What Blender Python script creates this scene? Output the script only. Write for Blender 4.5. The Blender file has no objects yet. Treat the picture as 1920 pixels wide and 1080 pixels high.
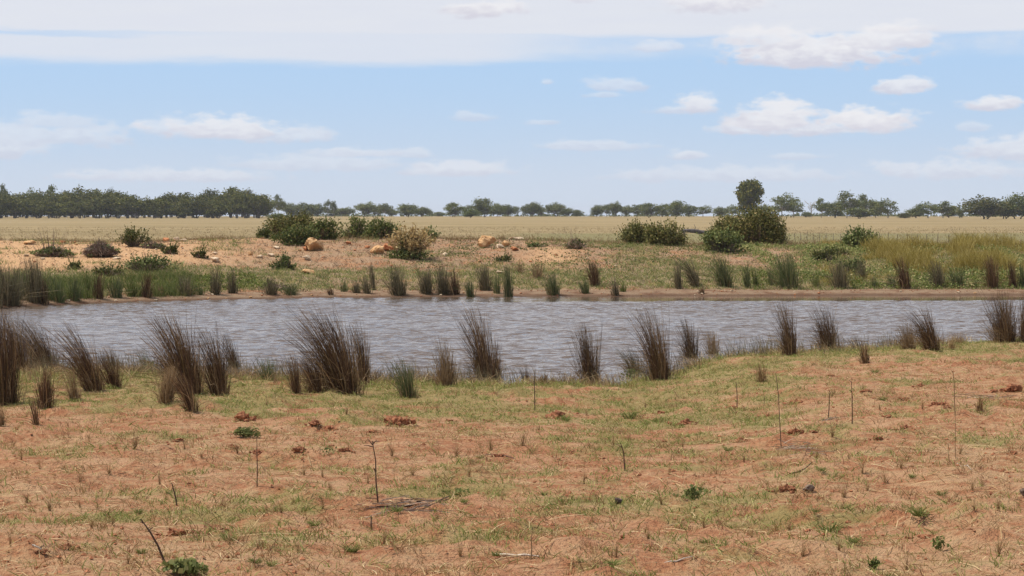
import bpy, math, random
import numpy as np
from mathutils import Vector, Matrix

# ------------------------------------------------------------------ camera
scene = bpy.context.scene
COL = scene.collection
CAM_Z, FPX, PITCH = 2.6, 4000.0, math.radians(2.0)
cam_data = bpy.data.cameras.new('camera')
cam_data.sensor_width = 36.0
cam_data.lens = FPX / 1920.0 * 36.0
cam_data.clip_start = 0.2
cam_data.clip_end = 12000.0
camera = bpy.data.objects.new('camera', cam_data)
camera.location = (0, 0, CAM_Z)
camera.rotation_euler = (math.radians(90) - PITCH, 0, 0)
COL.objects.link(camera)
scene.camera = camera
scene.render.engine = 'CYCLES'
scene.cycles.max_bounces = 6
scene.cycles.diffuse_bounces = 2
scene.cycles.glossy_bounces = 3
scene.cycles.transmission_bounces = 2
scene.cycles.volume_bounces = 0
scene.cycles.transparent_max_bounces = 4
scene.cycles.use_denoising = True
scene.cycles.denoiser = 'OPENIMAGEDENOISE'
scene.cycles.denoising_input_passes = 'RGB_ALBEDO_NORMAL'
scene.cycles.sample_clamp_indirect = 3.0
scene.cycles.sample_clamp_direct = 12.0

# ------------------------------------------------------------------ light
SUN_EL, SUN_AZ = 60.0, -72.0          # azimuth from +y, minus = left
sun_data = bpy.data.lights.new('sun', 'SUN')
sun_data.energy = 5.0
sun_data.angle = math.radians(0.6)
sun_data.color = (1.0, 0.95, 0.87)
sun = bpy.data.objects.new('sun', sun_data)
_e, _a = math.radians(SUN_EL), math.radians(SUN_AZ)
sdir = Vector((math.sin(_a) * math.cos(_e), math.cos(_a) * math.cos(_e), math.sin(_e)))
sun.rotation_euler = sdir.to_track_quat('Z', 'Y').to_euler()
COL.objects.link(sun)
scene.view_settings.view_transform = 'Standard'
scene.view_settings.look = 'None'
scene.view_settings.exposure = 0.08
scene.view_settings.gamma = 1.0
scene.view_settings.use_curve_mapping = False

# ------------------------------------------------------------------ node helper
class NT:
    def __init__(s, tree): s.t = tree; s.n = tree.nodes; s.l = tree.links
    def set(s, sock, v):
        if v is None: return
        if isinstance(v, bpy.types.NodeSocket): s.l.new(v, sock)
        else: sock.default_value = v
    def node(s, typ, props=None, **inp):
        n = s.n.new(typ)
        for k, v in (props or {}).items(): setattr(n, k, v)
        for k, v in inp.items():
            s.set(n.inputs[int(k[1:])] if k[0] == '_' and k[1:].isdigit() else n.inputs[k.replace('__', ' ')], v)
        return n
    def m(s, op, a, b=None, c=None, clamp=False):
        n = s.n.new('ShaderNodeMath'); n.operation = op; n.use_clamp = clamp
        for i, v in enumerate((a, b, c)): s.set(n.inputs[i], v)
        return n.outputs[0]
    def vm(s, op, a, b=None, c=None):
        n = s.n.new('ShaderNodeVectorMath'); n.operation = op
        for i, v in enumerate((a, b, c)):
            if v is not None: s.set(n.inputs[i], v)
        return n.outputs['Value'] if op in ('LENGTH', 'DOT_PRODUCT') else n.outputs[0]
    def comb(s, x, y, z=0.0):
        n = s.n.new('ShaderNodeCombineXYZ')
        for i, v in enumerate((x, y, z)): s.set(n.inputs[i], v)
        return n.outputs[0]
    def sep(s, v):
        n = s.n.new('ShaderNodeSeparateXYZ'); s.set(n.inputs[0], v); return n.outputs
    def noise(s, vec, scale, detail=4.0, rough=0.55, w=None):
        n = s.n.new('ShaderNodeTexNoise')
        s.set(n.inputs['Vector'], vec); s.set(n.inputs['Scale'], scale)
        s.set(n.inputs['Detail'], detail); s.set(n.inputs['Roughness'], rough)
        return n.outputs['Fac']
    def ramp(s, v, a, b, lo=0.0, hi=1.0, smooth=True):
        n = s.n.new('ShaderNodeMapRange'); n.interpolation_type = 'SMOOTHSTEP' if smooth else 'LINEAR'
        for i, q in enumerate((v, a, b, lo, hi)): s.set(n.inputs[i], q)
        return n.outputs[0]
    def mix(s, f, a, b):
        n = s.n.new('ShaderNodeMix'); n.data_type = 'RGBA'
        s.set(n.inputs[0], f); s.set(n.inputs[6], c4(a)); s.set(n.inputs[7], c4(b))
        return n.outputs[2]
    def attr(s, name):
        n = s.n.new('ShaderNodeAttribute'); n.attribute_name = name; return n.outputs['Fac']

def c4(c):
    if isinstance(c, (tuple, list)) and len(c) == 3: return (c[0], c[1], c[2], 1.0)
    return c

# ------------------------------------------------------------------ world: sky with clouds laid out by azimuth and elevation
world = bpy.data.worlds.new('World')
scene.world = world
world.use_nodes = True
W = NT(world.node_tree)
W.n.clear()
sky = W.node('ShaderNodeTexSky', dict(sky_type='NISHITA', sun_disc=False, sun_elevation=math.radians(SUN_EL),
             sun_rotation=math.radians(SUN_AZ), altitude=200.0, air_density=1.0, dust_density=0.5, ozone_density=1.6))
SKY_STR = 0.1
geo = W.node('ShaderNodeTexCoord')
d = W.sep(geo.outputs['Generated'])
azr = W.m('ARCTAN2', d[0], d[1])
el = W.m('ARCSINE', d[2])
U = W.m('MULTIPLY_ADD', azr, 40.0, 9.6)          # hundreds of "units": 1 unit = 1.43 degrees
V = W.m('MULTIPLY_ADD', el, -40.0, 4.0)          # 4 = horizon, 0 = 5.7 degrees up
P = W.comb(U, V)
Ps = W.vm('MULTIPLY', P, (1.0, 2.2, 1.0))
n1 = W.noise(Ps, 1.2, 8.0, 0.55)
n2 = W.noise(W.vm('ADD', Ps, (31.7, 5.2, 0)), 3.1, 7.0, 0.55)
pert = W.m('ADD', W.m('MULTIPLY', W.m('SUBTRACT', n1, 0.5), 2.1), W.m('MULTIPLY', W.m('SUBTRACT', n2, 0.5), 1.5))
# cumulus: centre u, centre v, half width, half height, opacity
CL = [(15.2, 1.05, 1.7, .42, .92), (14.3, .80, .8, .25, .8), (16.6, .82, .8, .30, .9), (16.9, 1.70, .48, .20, .8), (18.45, 2.02, .50, .16, .85),
      (13.1, 2.02, .42, .22, .8), (14.5, 2.25, .85, .34, .9), (16.1, 2.32, .95, .28, .95), (15.2, 2.45, 1.6, .16, .75), (12.9, 2.08, .6, .12, .5),
      (4.1, 2.48, 1.35, .24, .8), (3.2, 2.45, .55, .22, .5), (5.3, 2.58, .8, .18, .5), (.9, 2.6, 1.6, .28, .45), (1.2, 2.35, .7, .18, .4),
      (.1, 2.8, 1.2, .3, .5), (6.6, 2.88, .8, .12, .45), (8.9, 2.2, .38, .12, .35), (10.2, 2.3, .3, .08, .35), (7.8, 2.9, .35, .10, .35),
      (11.5, 1.62, .55, .15, .45), (11.3, 1.8, .3, .07, .35), (10.25, 1.55, .15, .07, .4), (12.9, 2.92, .35, .12, .5), (18.9, 2.85, .9, .28, .6),
      (17.6, 3.25, 1.3, .22, .45), (8.6, 3.2, 1.0, .18, .5), (11.0, 2.75, 1.0, .12, .4), (3.3, 3.32, 1.8, .16, .45), (13.5, 3.3, 2.2, .18, .35),
      (9.0, .22, .75, .2, .85), (13.3, .12, .95, .26, .8), (10.9, .02, .3, .12, .5), (17.0, .62, .6, .12, .35), (12.4, .92, .4, .12, .4), (6.0, 3.1, 1.6, .2, .35),
      (15.0, 2.95, .5, .08, .3), (18.1, 2.45, .35, .12, .35)]
cov = None; lsum = None; ksum = None
for (cu, cv, a, b, op) in CL:
    q = W.vm('MULTIPLY', W.vm('SUBTRACT', P, (cu, cv, 0)), (1 / a, 1 / b, 0))
    qs = W.sep(q)
    L = W.vm('LENGTH', W.comb(qs[0], W.m('MULTIPLY', qs[1], W.ramp(qs[1], -.1, .4, 1.0, 1.7))))
    k = W.ramp(W.m('SUBTRACT', L, pert), 1.35, 0.62, 0.0, op)
    cov = k if cov is None else W.m('MAXIMUM', cov, k)
    li = W.m('MULTIPLY', k, W.ramp(W.m('ADD', qs[1], W.m('MULTIPLY', W.m('SUBTRACT', n2, .5), 2.6)), .75, -.65, 0, 1))
    lsum = li if lsum is None else W.m('ADD', lsum, li); ksum = k if ksum is None else W.m('ADD', ksum, k)
# layered veil near the top of the frame and on above it
st = W.noise(W.vm('MULTIPLY', P, (.35, 3.2, 1.0)), 1.0, 6.0, 0.6)
stw = W.m('MULTIPLY', W.m('SUBTRACT', st, 0.5), 0.5)
Vw = W.m('ADD', V, stw)
right = W.ramp(U, 8.6, 12.5)
lowedge = W.m('SUBTRACT', 1.22, W.m('MULTIPLY', right, 0.14))
veil = W.ramp(W.m('ADD', V, W.m('MULTIPLY', stw, 0.8)), W.m('ADD', lowedge, 0.10), W.m('SUBTRACT', lowedge, 0.16), 0.0, 1.0)
solid = W.ramp(W.m('ADD', V, W.m('MULTIPLY', stw, 0.5)), 0.80, 0.62)
thin = W.m('MULTIPLY', veil, W.m('SUBTRACT', 0.85, W.m('MULTIPLY', right, W.m('ADD', 0.40, W.ramp(n1, .35, .7, .25, -.05)))))
gap = W.m('MULTIPLY', W.ramp(W.m('ABSOLUTE', W.m('SUBTRACT', Vw, 0.70)), 0.10, 0.0), W.m('MULTIPLY', W.ramp(U, 5.0, 0.0), 0.5))
top = W.m('MAXIMUM', W.m('SUBTRACT', thin, gap, clamp=True), W.m('MULTIPLY', solid, W.m('SUBTRACT', 0.95, gap)))
# higher sky: the same broken layers carry on
far_n = W.noise(W.vm('MULTIPLY', P, (.12, .30, 1.0)), 1.0, 6.0, 0.6)
high = W.ramp(V, -1.0, -6.0)
top = W.m('MULTIPLY', top, W.m('SUBTRACT', 1.0, W.m('MULTIPLY', high, W.ramp(far_n, .60, .42, 0.0, .8))))
hz = W.m('MULTIPLY', W.ramp(V, 1.6, 4.1), 0.62)
hz = W.m('ADD', hz, W.m('MULTIPLY', W.ramp(W.m('ADD', V, W.m('MULTIPLY', pert, .25)), 2.6, 3.5), 0.22))
cu_light = W.m('DIVIDE', lsum, W.m('ADD', ksum, .001))
CW = (8.2, 8.15, 8.4); CG = (6.3, 6.2, 7.0)
cucol = W.mix(cu_light, CG, CW)
blue = W.mix(W.ramp(V, 4.0, -0.5), (4.9, 6.3, 8.3), (4.0, 6.05, 8.9))
skyc = W.mix(W.ramp(V, -2.0, -20.0), blue, sky.outputs[0])
skyc = W.mix(0.12, skyc, sky.outputs[0])
c = W.mix(hz, skyc, (6.0, 6.65, 7.7))
c = W.mix(top, c, W.mix(st, (6.9, 7.15, 8.0), (7.55, 7.7, 8.1)))
c = W.mix(cov, c, cucol)
bg = W.node('ShaderNodeBackground', None, Color=c, Strength=SKY_STR)
out = W.node('ShaderNodeOutputWorld', None, Surface=bg.outputs[0])
world.cycles.sampling_method = 'MANUAL'
world.cycles.sample_map_resolution = 1024

# ------------------------------------------------------------------ numpy noise and mesh helpers
_T = np.random.default_rng(11).random((256, 256))
def vnoise(x, y):
    xi = np.floor(x).astype(np.int64); yi = np.floor(y).astype(np.int64)
    fx = x - xi; fy = y - yi
    fx = fx * fx * (3 - 2 * fx); fy = fy * fy * (3 - 2 * fy)
    a = _T[xi & 255, yi & 255]; b = _T[(xi + 1) & 255, yi & 255]
    c_ = _T[xi & 255, (yi + 1) & 255]; d_ = _T[(xi + 1) & 255, (yi + 1) & 255]
    return (a * (1 - fx) + b * fx) * (1 - fy) + (c_ * (1 - fx) + d_ * fx) * fy
def fbm(x, y, scale, octs=3, seed=0, gain=0.5):
    r = 0.0; amp = 1.0; tot = 0.0; f = 1.0 / scale
    for o in range(octs):
        r = r + amp * vnoise(x * f + seed * 17.3 + o * 5.1, y * f + seed * 9.7 + o * 3.3)
        tot += amp; amp *= gain; f *= 2.03
    return r / tot
def sstep(x, a, b):
    t = np.clip((x - a) / (b - a), 0, 1); return t * t * (3 - 2 * t)

def make_mesh(name, Vt, faces, mats, smooth=False, midx=None):
    """Vt (n,3); faces: list of int arrays (m,3) or (m,4)"""
    me = bpy.data.meshes.new(name)
    Vt = np.asarray(Vt, np.float32)
    faces = [f for f in faces if len(f)]
    me.vertices.add(len(Vt)); me.vertices.foreach_set('co', Vt.ravel())
    nl = sum(f.size for f in faces); npoly = sum(len(f) for f in faces)
    me.loops.add(nl); me.polygons.add(npoly)
    me.loops.foreach_set('vertex_index', np.concatenate([f.ravel() for f in faces]).astype(np.int32))
    sizes = np.concatenate([np.full(len(f), f.shape[1]) for f in faces])
    starts = np.concatenate([[0], np.cumsum(sizes)[:-1]])
    me.polygons.foreach_set('loop_start', starts.astype(np.int32))
    me.polygons.foreach_set('loop_total', sizes.astype(np.int32))
    me.polygons.foreach_set('use_smooth', np.full(npoly, smooth))
    for m in (mats if isinstance(mats, (list, tuple)) else [mats]): me.materials.append(m)
    if midx is not None: me.polygons.foreach_set('material_index', np.asarray(midx, np.int32))
    me.update(calc_edges=True)
    return me
def link(name, data, parent=None, loc=None, rz=0.0, sc=None):
    o = bpy.data.objects.new(name, data); COL.objects.link(o)
    if parent is not None: o.parent = parent
    if loc is not None: o.location = loc
    if rz: o.rotation_euler = (0, 0, rz)
    if sc is not None: o.scale = sc
    return o
def tag(o, label, cat, group=None, kind=None):
    o['label'] = label
    if cat: o['category'] = cat
    if group: o['group'] = group
    if kind: o['kind'] = kind
    return o

def ribbons(B, C, T, w0, w1, segs, rng, flat=None):
    """curved strips from B by control C to T; returns verts, quads"""
    B, C, T = (np.asarray(q, float) for q in (B, C, T)); n = len(B)
    w0 = np.broadcast_to(w0, n); w1 = np.broadcast_to(w1, n)
    t = np.linspace(0, 1, segs + 1)[None, :, None]
    Pn = (1 - t) ** 2 * B[:, None] + 2 * t * (1 - t) * C[:, None] + t ** 2 * T[:, None]
    dr = T - B; dr /= np.linalg.norm(dr, axis=1, keepdims=True) + 1e-9
    r = rng.normal(size=(n, 3))
    if flat is not None: r = r * (1 - flat) + np.array([0, 0, 1.0]) * flat
    s = np.cross(dr, r); s /= np.linalg.norm(s, axis=1, keepdims=True) + 1e-9
    w = (w0[:, None] * (1 - t[..., 0]) + w1[:, None] * t[..., 0])[..., None] * .5
    Vt = np.stack([Pn - s[:, None] * w, Pn + s[:, None] * w], 2).reshape(-1, 3)
    k = np.arange(segs); base = (np.arange(n) * (segs + 1) * 2)[:, None]
    a = base + 2 * k[None, :]
    Q = np.stack([a, a + 1, a + 3, a + 2], -1).reshape(-1, 4)
    return Vt, Q
def leafquads(C, size, rng, aspect=1.0, up=None, nbias=None):
    """randomly turned little diamond leaves at C"""
    n = len(C); size = np.broadcast_to(size, n)[:, None]
    a = rng.normal(size=(n, 3))
    if up is not None: a = a * (1 - up[1]) + np.asarray(up[0]) * up[1]
    a /= np.linalg.norm(a, axis=1, keepdims=True)
    b = np.cross(a, rng.normal(size=(n, 3))); b /= np.linalg.norm(b, axis=1, keepdims=True) + 1e-9
    a = a * size * .5 * aspect; b = b * size * .5
    Vt = np.stack([C - a, C + b, C + a, C - b], 1).reshape(-1, 3)
    return Vt, np.arange(n * 4).reshape(-1, 4)
def merge(parts):
    Vs, Fs, off = [], [], 0
    for v, f in parts:
        Vs.append(v); Fs.append(f + off); off += len(v)
    Vs = np.concatenate(Vs)
    out = {}
    for f in Fs: out.setdefault(f.shape[1], []).append(f)
    return Vs, [np.concatenate(x) for x in out.values()]
def tube(path, radii, n=6):
    path = np.asarray(path, float); m = len(path)
    dr = np.gradient(path, axis=0); dr /= np.linalg.norm(dr, axis=1, keepdims=True) + 1e-9
    ref = np.array([.13, .97, .2]); s = np.cross(dr, ref); s /= np.linalg.norm(s, axis=1, keepdims=True) + 1e-9
    u = np.cross(dr, s)
    a = np.linspace(0, 2 * np.pi, n, endpoint=False)
    R = np.asarray(radii, float)[:, None, None]
    Vt = path[:, None] + R * (np.cos(a)[None, :, None] * s[:, None] + np.sin(a)[None, :, None] * u[:, None])
    i = np.arange(m - 1)[:, None] * n; j = np.arange(n)[None]
    j2 = (j + 1) % n
    Q = np.stack([i + j, i + j2, i + n + j2, i + n + j], -1).reshape(-1, 4)
    return Vt.reshape(-1, 3), Q

# ------------------------------------------------------------------ the lie of the land
def lut(x, xs, ys): return np.interp(x, xs, ys)
def shore_near(x):
    return lut(x, [-14, -9, -6, -4.2, -2.2, -0.4, 1.6, 2.55, 3.2, 4.1, 5.4, 7.2, 9.0, 10.4, 16],
                  [36.3, 34.8, 34.1, 33.2, 32.3, 31.6, 31.8, 33.8, 36.7, 38.5, 39.2, 40.4, 41.8, 42.8, 43.8]) + (fbm(x, x * 0, .8, 3, 5) - .5) * .7
def shore_far(x):
    return lut(x, [-30, -14.2, -11.8, -9.0, -5.8, -1, 4, 16.5, 30],
                  [55, 58.8, 62.0, 64.4, 65.8, 66.6, 67.2, 68.0, 68.5]) + (fbm(x, x * 0 + 3, 1.6, 3, 6) - .5) * .8
def crest(x):   # distance and height of the top of the far bank
    y = lut(x, [-22, -12, -3, 6, 12, 22], [84, 86, 87, 87, 88, 90])
    z = lut(x, [-22, -16, -10, -3, 2, 6, 11, 16, 22], [1.42, 1.45, 1.55, 1.50, 1.45, 1.32, 1.28, 1.25, 1.2])
    return y, z
def height(x, y):
    x = np.asarray(x, float); y = np.asarray(y, float)
    yn = shore_near(x); yf = shore_far(x); yc, zc = crest(x)
    tn = yn - y
    zn = .07 * sstep(tn, -.1, .7) + .86 * (1 - np.exp(-np.maximum(tn - .2, 0) / 14.0)) - .02
    zn = zn + (fbm(x, y, 2.6, 3, 1) - .5) * .16 * sstep(tn, .3, 3) + (fbm(x, y, .5, 3, 2) - .5) * .10 * sstep(tn, 0, 2)
    zn = zn + np.maximum(fbm(x, y, .24, 3, 3) - .54, 0) * .26 * sstep(fbm(x, y, 1.3, 2, 4), .42, .6) * sstep(tn, .5, 5)
    s = (y - yf) / (yc - yf)
    zf = .12 * sstep(y - yf, -.2, 1.2) + (zc - .12) * np.sin(np.clip((s - .10) / .90, 0, 1) * np.pi / 2) ** 1.15
    zf = zf + ((fbm(x, y, 3.2, 3, 7) - .5) * .22 + (fbm(x, y, .9, 3, 8) - .5) * .10) * sstep(y - yf, .8, 4) * (1 - sstep(y, 104, 112))
    zb = lut(y, [84, 109, 150, 240, 400, 900, 980, 1500, 3000, 7000], [.1, .1, .12, -.45, -.05, 1.25, 1.3, -1.5, -6, -6]) + (fbm(x, y, 40, 2, 9) - .5) * .10
    k = sstep(y, yc + 1.0, yc + 19)
    zf = np.where(y > yc, zc * (1 - k) + zb * k + ((fbm(x, y, 3.2, 3, 7) - .5) * .22 + (fbm(x, y, .9, 3, 8) - .5) * .10) * (1 - k), zf)
    mid = -.7 * np.minimum(sstep(y, yn - .1, yn + 4), 1 - sstep(y, yf - 4, yf + .1)) - .02
    z = np.where(y < yn, zn, np.where(y < yf, mid, zf))
    return z
def px_ray(u, v):
    x = (u - 960) / FPX; yv = (540 - v) / FPX
    c_, s_ = math.cos(PITCH), math.sin(PITCH)
    dy = c_ + yv * s_; dz = -s_ + yv * c_
    return x / dy, dz / dy           # x and z per metre of y
_RY = {'near': np.arange(8, 45, .04), 'far': np.arange(58, 91, .05), 'field': np.arange(110, 980, .5)}
def ground_at(u, v, zone):
    rx, rz = px_ray(u, v); ys = _RY[zone]
    hh = np.maximum(height(rx * ys, ys), -.04)          # plants in the shallows start at the water
    diff = CAM_Z + rz * ys - hh
    i = np.where(diff <= 0)[0]
    y = ys[i[0]] if len(i) else ys[int(np.argmin(diff))]
    return float(rx * y), float(y), max(float(height(rx * y, y)), -.05)
def at_depth(u, y):
    rx, _ = px_ray(u, 405); x = rx * y
    return float(x), float(y), float(height(x, y))

def cover(x, y):
    """ground cover fields: green, straw, orange soil, bare beach, wet edge, track strip"""
    x = np.asarray(x, float); y = np.asarray(y, float)
    yn = shore_near(x); yf = shore_far(x); yc, _ = crest(x)
    tn = yn - y; near = y < 50
    f1 = fbm(x, y, 1.7, 4, 21); f2 = fbm(x, y, .55, 3, 22); f3 = fbm(x, y, 5.0, 3, 23)
    gn = .86 - tn * .044 + (f1 - .5) * 1.1 + (f2 - .5) * 1.5 + (f3 - .5) * .7 + (fbm(x, y, .2, 2, 24) - .5) * .9
    gn = np.where(tn < 2.5, gn + .25, gn)
    s = (y - yf) / (yc - yf); u = x / y * FPX + 960
    band = np.exp(-((s - .26) / .16) ** 2)
    gf = band * np.where(u < 620, .95, .62) + sstep(u, 1380, 1600) * .55 + .10 + sstep(u, 640, 800) * .12 + np.where(u < 330, .5, 0) * (1 - sstep(s, .3, .45)) + sstep(u, 1150, 1320) * .12
    gf = gf + (f1 - .5) * 1.3 + (f3 - .5) * 1.0 + (f2 - .5) * .6
    gf = gf * sstep(y - yf, 1.2, 2.6)
    green = np.clip(np.where(near, gn, gf), 0, 1)
    orange = np.where(near, 0, (1 - sstep(u, 250, 640) * .85) * sstep(s, .34, .5) * (1 - sstep(y, yc + .5, yc + 5)) + .8 * np.exp(-((u - 1035) / 55) ** 2 - ((s - .55) / .2) ** 2))
    beach = np.where(near, 0, sstep(y - yf, -1.5, -.2) * (1 - sstep(y - yf, 1.6, 2.6)))
    wet = np.where(near, 1 - sstep(tn, .05, .45), 1 - sstep(y - yf, .15, .55))
    return green, np.clip(orange, 0, 1), beach, wet
# ------------------------------------------------------------------ materials
def new_mat(name):
    m = bpy.data.materials.new(name); m.use_nodes = True
    t = NT(m.node_tree); t.n.clear()
    return m, t
def finish(t, bsdf, disp=None):
    o = t.node('ShaderNodeOutputMaterial'); t.l.new(bsdf, o.inputs['Surface'])
def principled(t, col, rough=.9, bump=None, bstr=.5, bdist=.02, spec=.2):
    n = t.node('ShaderNodeBsdfPrincipled')
    t.set(n.inputs['Base Color'], c4(col)); t.set(n.inputs['Roughness'], rough)
    n.inputs['Specular IOR Level'].default_value = spec
    if bump is not None:
        b = t.node('ShaderNodeBump', None, Strength=bstr, Distance=bdist, Height=bump)
        t.l.new(b.outputs[0], n.inputs['Normal'])
    return n.outputs[0]
def foliage(name, stops, transl=.25, rough=.7, spec=.15, objvar=.15, const=False):
    m, t = new_mat(name)
    g = t.node('ShaderNodeNewGeometry')
    cr = t.node('ShaderNodeValToRGB', None, Fac=g.outputs['Random Per Island'])
    e = cr.color_ramp; e.interpolation = 'CONSTANT' if const else 'LINEAR'
    while len(e.elements) > 1: e.elements.remove(e.elements[-1])
    e.elements[0].position = stops[0][0]; e.elements[0].color = c4(stops[0][1])
    for p_, c_ in stops[1:]:
        q = e.elements.new(p_); q.color = c4(c_)
    oi = t.node('ShaderNodeObjectInfo')
    k = t.ramp(oi.outputs['Random'], 0, 1, 1 - objvar, 1 + objvar, smooth=False)
    col = t.vm('SCALE', cr.outputs[0]); t.l.new(k, col.node.inputs['Scale'])
    p = principled(t, col, rough, spec=spec)
    if transl > 0:
        tr = t.node('ShaderNodeBsdfTranslucent', None, Color=col)
        mx = t.node('ShaderNodeMixShader', None, _0=transl, _1=p, _2=tr.outputs[0]); p = mx.outputs[0]
    finish(t, p); return m

M = {}
# ground
m, t = new_mat('soil_and_short_grass'); M['ground'] = m
tc = t.node('ShaderNodeNewGeometry').outputs['Position']
nz = lambda s, d=5, r=.6, st=(1, 1, 1), off=(0, 0, 0): t.noise(t.vm('ADD', t.vm('MULTIPLY', tc, st), off), s, d, r)
fine = nz(9, 6, .65); fine2 = nz(38, 4, .6, off=(3, 7, 1)); midn = nz(1.6, 5, .6, off=(9, 2, 0)); big = nz(.35, 4, .55, off=(4, 4, 0))
red = t.mix(t.ramp(fine, .3, .7), (.27, .113, .054), (.40, .200, .102))
red = t.mix(t.ramp(midn, .42, .68), red, (.415, .240, .135))
red = t.mix(t.ramp(fine2, .53, .68, 0, .65), red, (.16, .062, .034))
red = t.mix(t.ramp(nz(4.2, 4, .6, off=(1, 9, 3)), .55, .70, 0, .6), red, (.24, .088, .045))
straw = t.mix(fine2, (.34, .22, .118), (.45, .32, .18))
col = t.mix(t.ramp(t.m('ADD', t.m('MULTIPLY', fine, .6), t.m('MULTIPLY', big, .4)), .46, .60, 0, .55), red, straw)
grn = t.mix(fine2, (.145, .14, .045), (.30, .25, .10))
col = t.mix(t.m('MULTIPLY', t.ramp(t.m('ADD', t.attr('green'), t.m('MULTIPLY', t.m('SUBTRACT', fine, .5), .9)), .25, .8), .72), col, grn)
org = t.mix(t.ramp(fine, .3, .7), (.42, .235, .115), (.56, .36, .20))
col = t.mix(t.attr('orange'), col, org)
bch = t.mix(t.ramp(fine, .35, .65), (.13, .070, .042), (.225, .125, .072))
col = t.mix(t.attr('beach'), col, bch)
# farther pasture of dry stubble
sep = t.sep(tc)
pn = t.noise(t.vm('MULTIPLY', tc, (.012, .035, 0)), 1.0, 6, .65); pn2 = t.noise(t.vm('MULTIPLY', tc, (.25, .6, 0)), 1.0, 5, .7)
pas = t.mix(t.ramp(pn, .38, .62), (.225, .165, .080), (.295, .217, .114))
pas = t.mix(t.ramp(pn2, .45, .7, 0, .6), pas, (.17, .15, .062))
strip = t.m('MULTIPLY', t.m('MULTIPLY', t.ramp(sep[1], 150, 215), t.ramp(sep[1], 318, 300)), t.ramp(sep[0], -4, 6))
pas = t.mix(t.m('MULTIPLY', strip, .8), pas, t.mix(pn2, (.13, .125, .05), (.22, .19, .09)))
litter = t.mix(fine2, (.21, .14, .085), (.36, .26, .17))
slope = t.m('MULTIPLY', t.ramp(sep[1], 57, 60), t.m('SUBTRACT', 1.0, t.attr('orange')))
col = t.mix(t.m('MULTIPLY', slope, t.m('MULTIPLY', t.ramp(midn, .36, .56), .75)), col, litter)
col = t.mix(t.ramp(sep[1], 92, 104), col, pas)
col = t.mix(t.m('MULTIPLY', t.attr('wet'), .75), col, (.085, .045, .028))
hgt = t.m('ADD', t.m('MULTIPLY', fine, .6), t.m('MULTIPLY', fine2, .4))
finish(t, principled(t, col, .95, hgt, 1.0, .09, spec=.08))
# water
m, t = new_mat('muddy_water'); M['water'] = m
pos = t.node('ShaderNodeNewGeometry').outputs['Position']
b1 = t.m('ADD', t.noise(t.vm('MULTIPLY', pos, (2.2, 4.6, 1)), 1.5, 3, .6), t.m('MULTIPLY', t.noise(t.vm('MULTIPLY', pos, (6, 9, 1)), 2.0, 2, .6), .35))
bm = t.node('ShaderNodeBump', None, Height=t.m('MULTIPLY', b1, t.attr('rough')), Strength=1.0, Distance=.045)
wat = t.node('ShaderNodeBsdfPrincipled')
wat.inputs['Base Color'].default_value = (.108, .076, .054, 1)
wat.inputs['Roughness'].default_value = .03; wat.inputs['IOR'].default_value = 1.333
t.l.new(bm.outputs[0], wat.inputs['Normal'])
finish(t, wat.outputs[0])

M['rush_dark'] = foliage('dark_rush_stems', [(0, (0.047, 0.025, 0.015)), (.5, (0.127, 0.067, 0.039)), (.75, (0.142, 0.098, 0.039)), (.93, (0.335, 0.201, 0.096)), (1, (0.571, 0.369, 0.191))], .12)
M['rush_green'] = foliage('green_rush_stems', [(0, (0.052, 0.059, 0.026)), (.5, (0.111, 0.141, 0.052)), (.8, (0.178, 0.186, 0.075)), (1, (0.386, 0.297, 0.149))], .2)
M['rush_grey'] = foliage('grey_brown_rush_stems', [(0, (0.066, 0.052, 0.033)), (.45, (0.141, 0.121, 0.066)), (.8, (0.207, 0.170, 0.089)), (1, (0.400, 0.296, 0.178))], .2)
M['rush_fargreen'] = foliage('lush_green_rush_stems', [(0, (0.067, 0.084, 0.022)), (.5, (0.123, 0.153, 0.040)), (.85, (0.190, 0.186, 0.060)), (1, (0.280, 0.205, 0.100))], .3)
M['straw'] = foliage('dry_straw', [(0, (0.241, 0.146, 0.064)), (.5, (0.396, 0.267, 0.121)), (1, (0.568, 0.437, 0.242))], .2)
M['pasture'] = foliage('dry_pasture_grass', [(0, (0.161, 0.111, 0.047)), (.5, (0.246, 0.167, 0.077)), (1, (0.359, 0.248, 0.128))], .2)
M['tan_stems'] = foliage('tan_dry_stems', [(0, (.13, .075, .035)), (.5, (.25, .16, .08)), (1, (.42, .30, .17))], .2)
M['tuft_brown'] = foliage('brown_stubble', [(0, (0.152, 0.076, 0.039)), (.5, (0.303, 0.172, 0.083)), (.8, (0.234, 0.193, 0.068)), (1, (0.550, 0.372, 0.193))], .2)
M['grass'] = foliage('short_green_grass', [(0, (0.109, 0.138, 0.030)), (.45, (0.207, 0.241, 0.061)), (.75, (0.327, 0.321, 0.101)), (1, (0.491, 0.413, 0.173))], .3)
M['grass_tuft_green'] = foliage('fresh_grass', [(0, (0.103, 0.137, 0.030)), (.6, (0.196, 0.225, 0.060)), (1, (0.391, 0.323, 0.140))], .3)
M['leaf_fresh'] = foliage('fresh_leaves', [(0, (0.063, 0.099, 0.030)), (.6, (0.126, 0.171, 0.059)), (1, (0.252, 0.243, 0.099))], .25)
M['weed'] = foliage('weed_leaves', [(0, (0.103, 0.130, 0.042)), (.5, (0.196, 0.220, 0.070)), (1, (0.345, 0.320, 0.126))], .3)
M['stalk'] = foliage('dark_stalk', [(0, (.05, .028, .018)), (1, (.12, .07, .045))], .0)
M['grass_far'] = foliage('far_bank_herbs', [(0, (0.096, 0.132, 0.036)), (.5, (0.192, 0.228, 0.066)), (.8, (0.324, 0.312, 0.120)), (1, (0.456, 0.360, 0.180))], .3)
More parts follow.
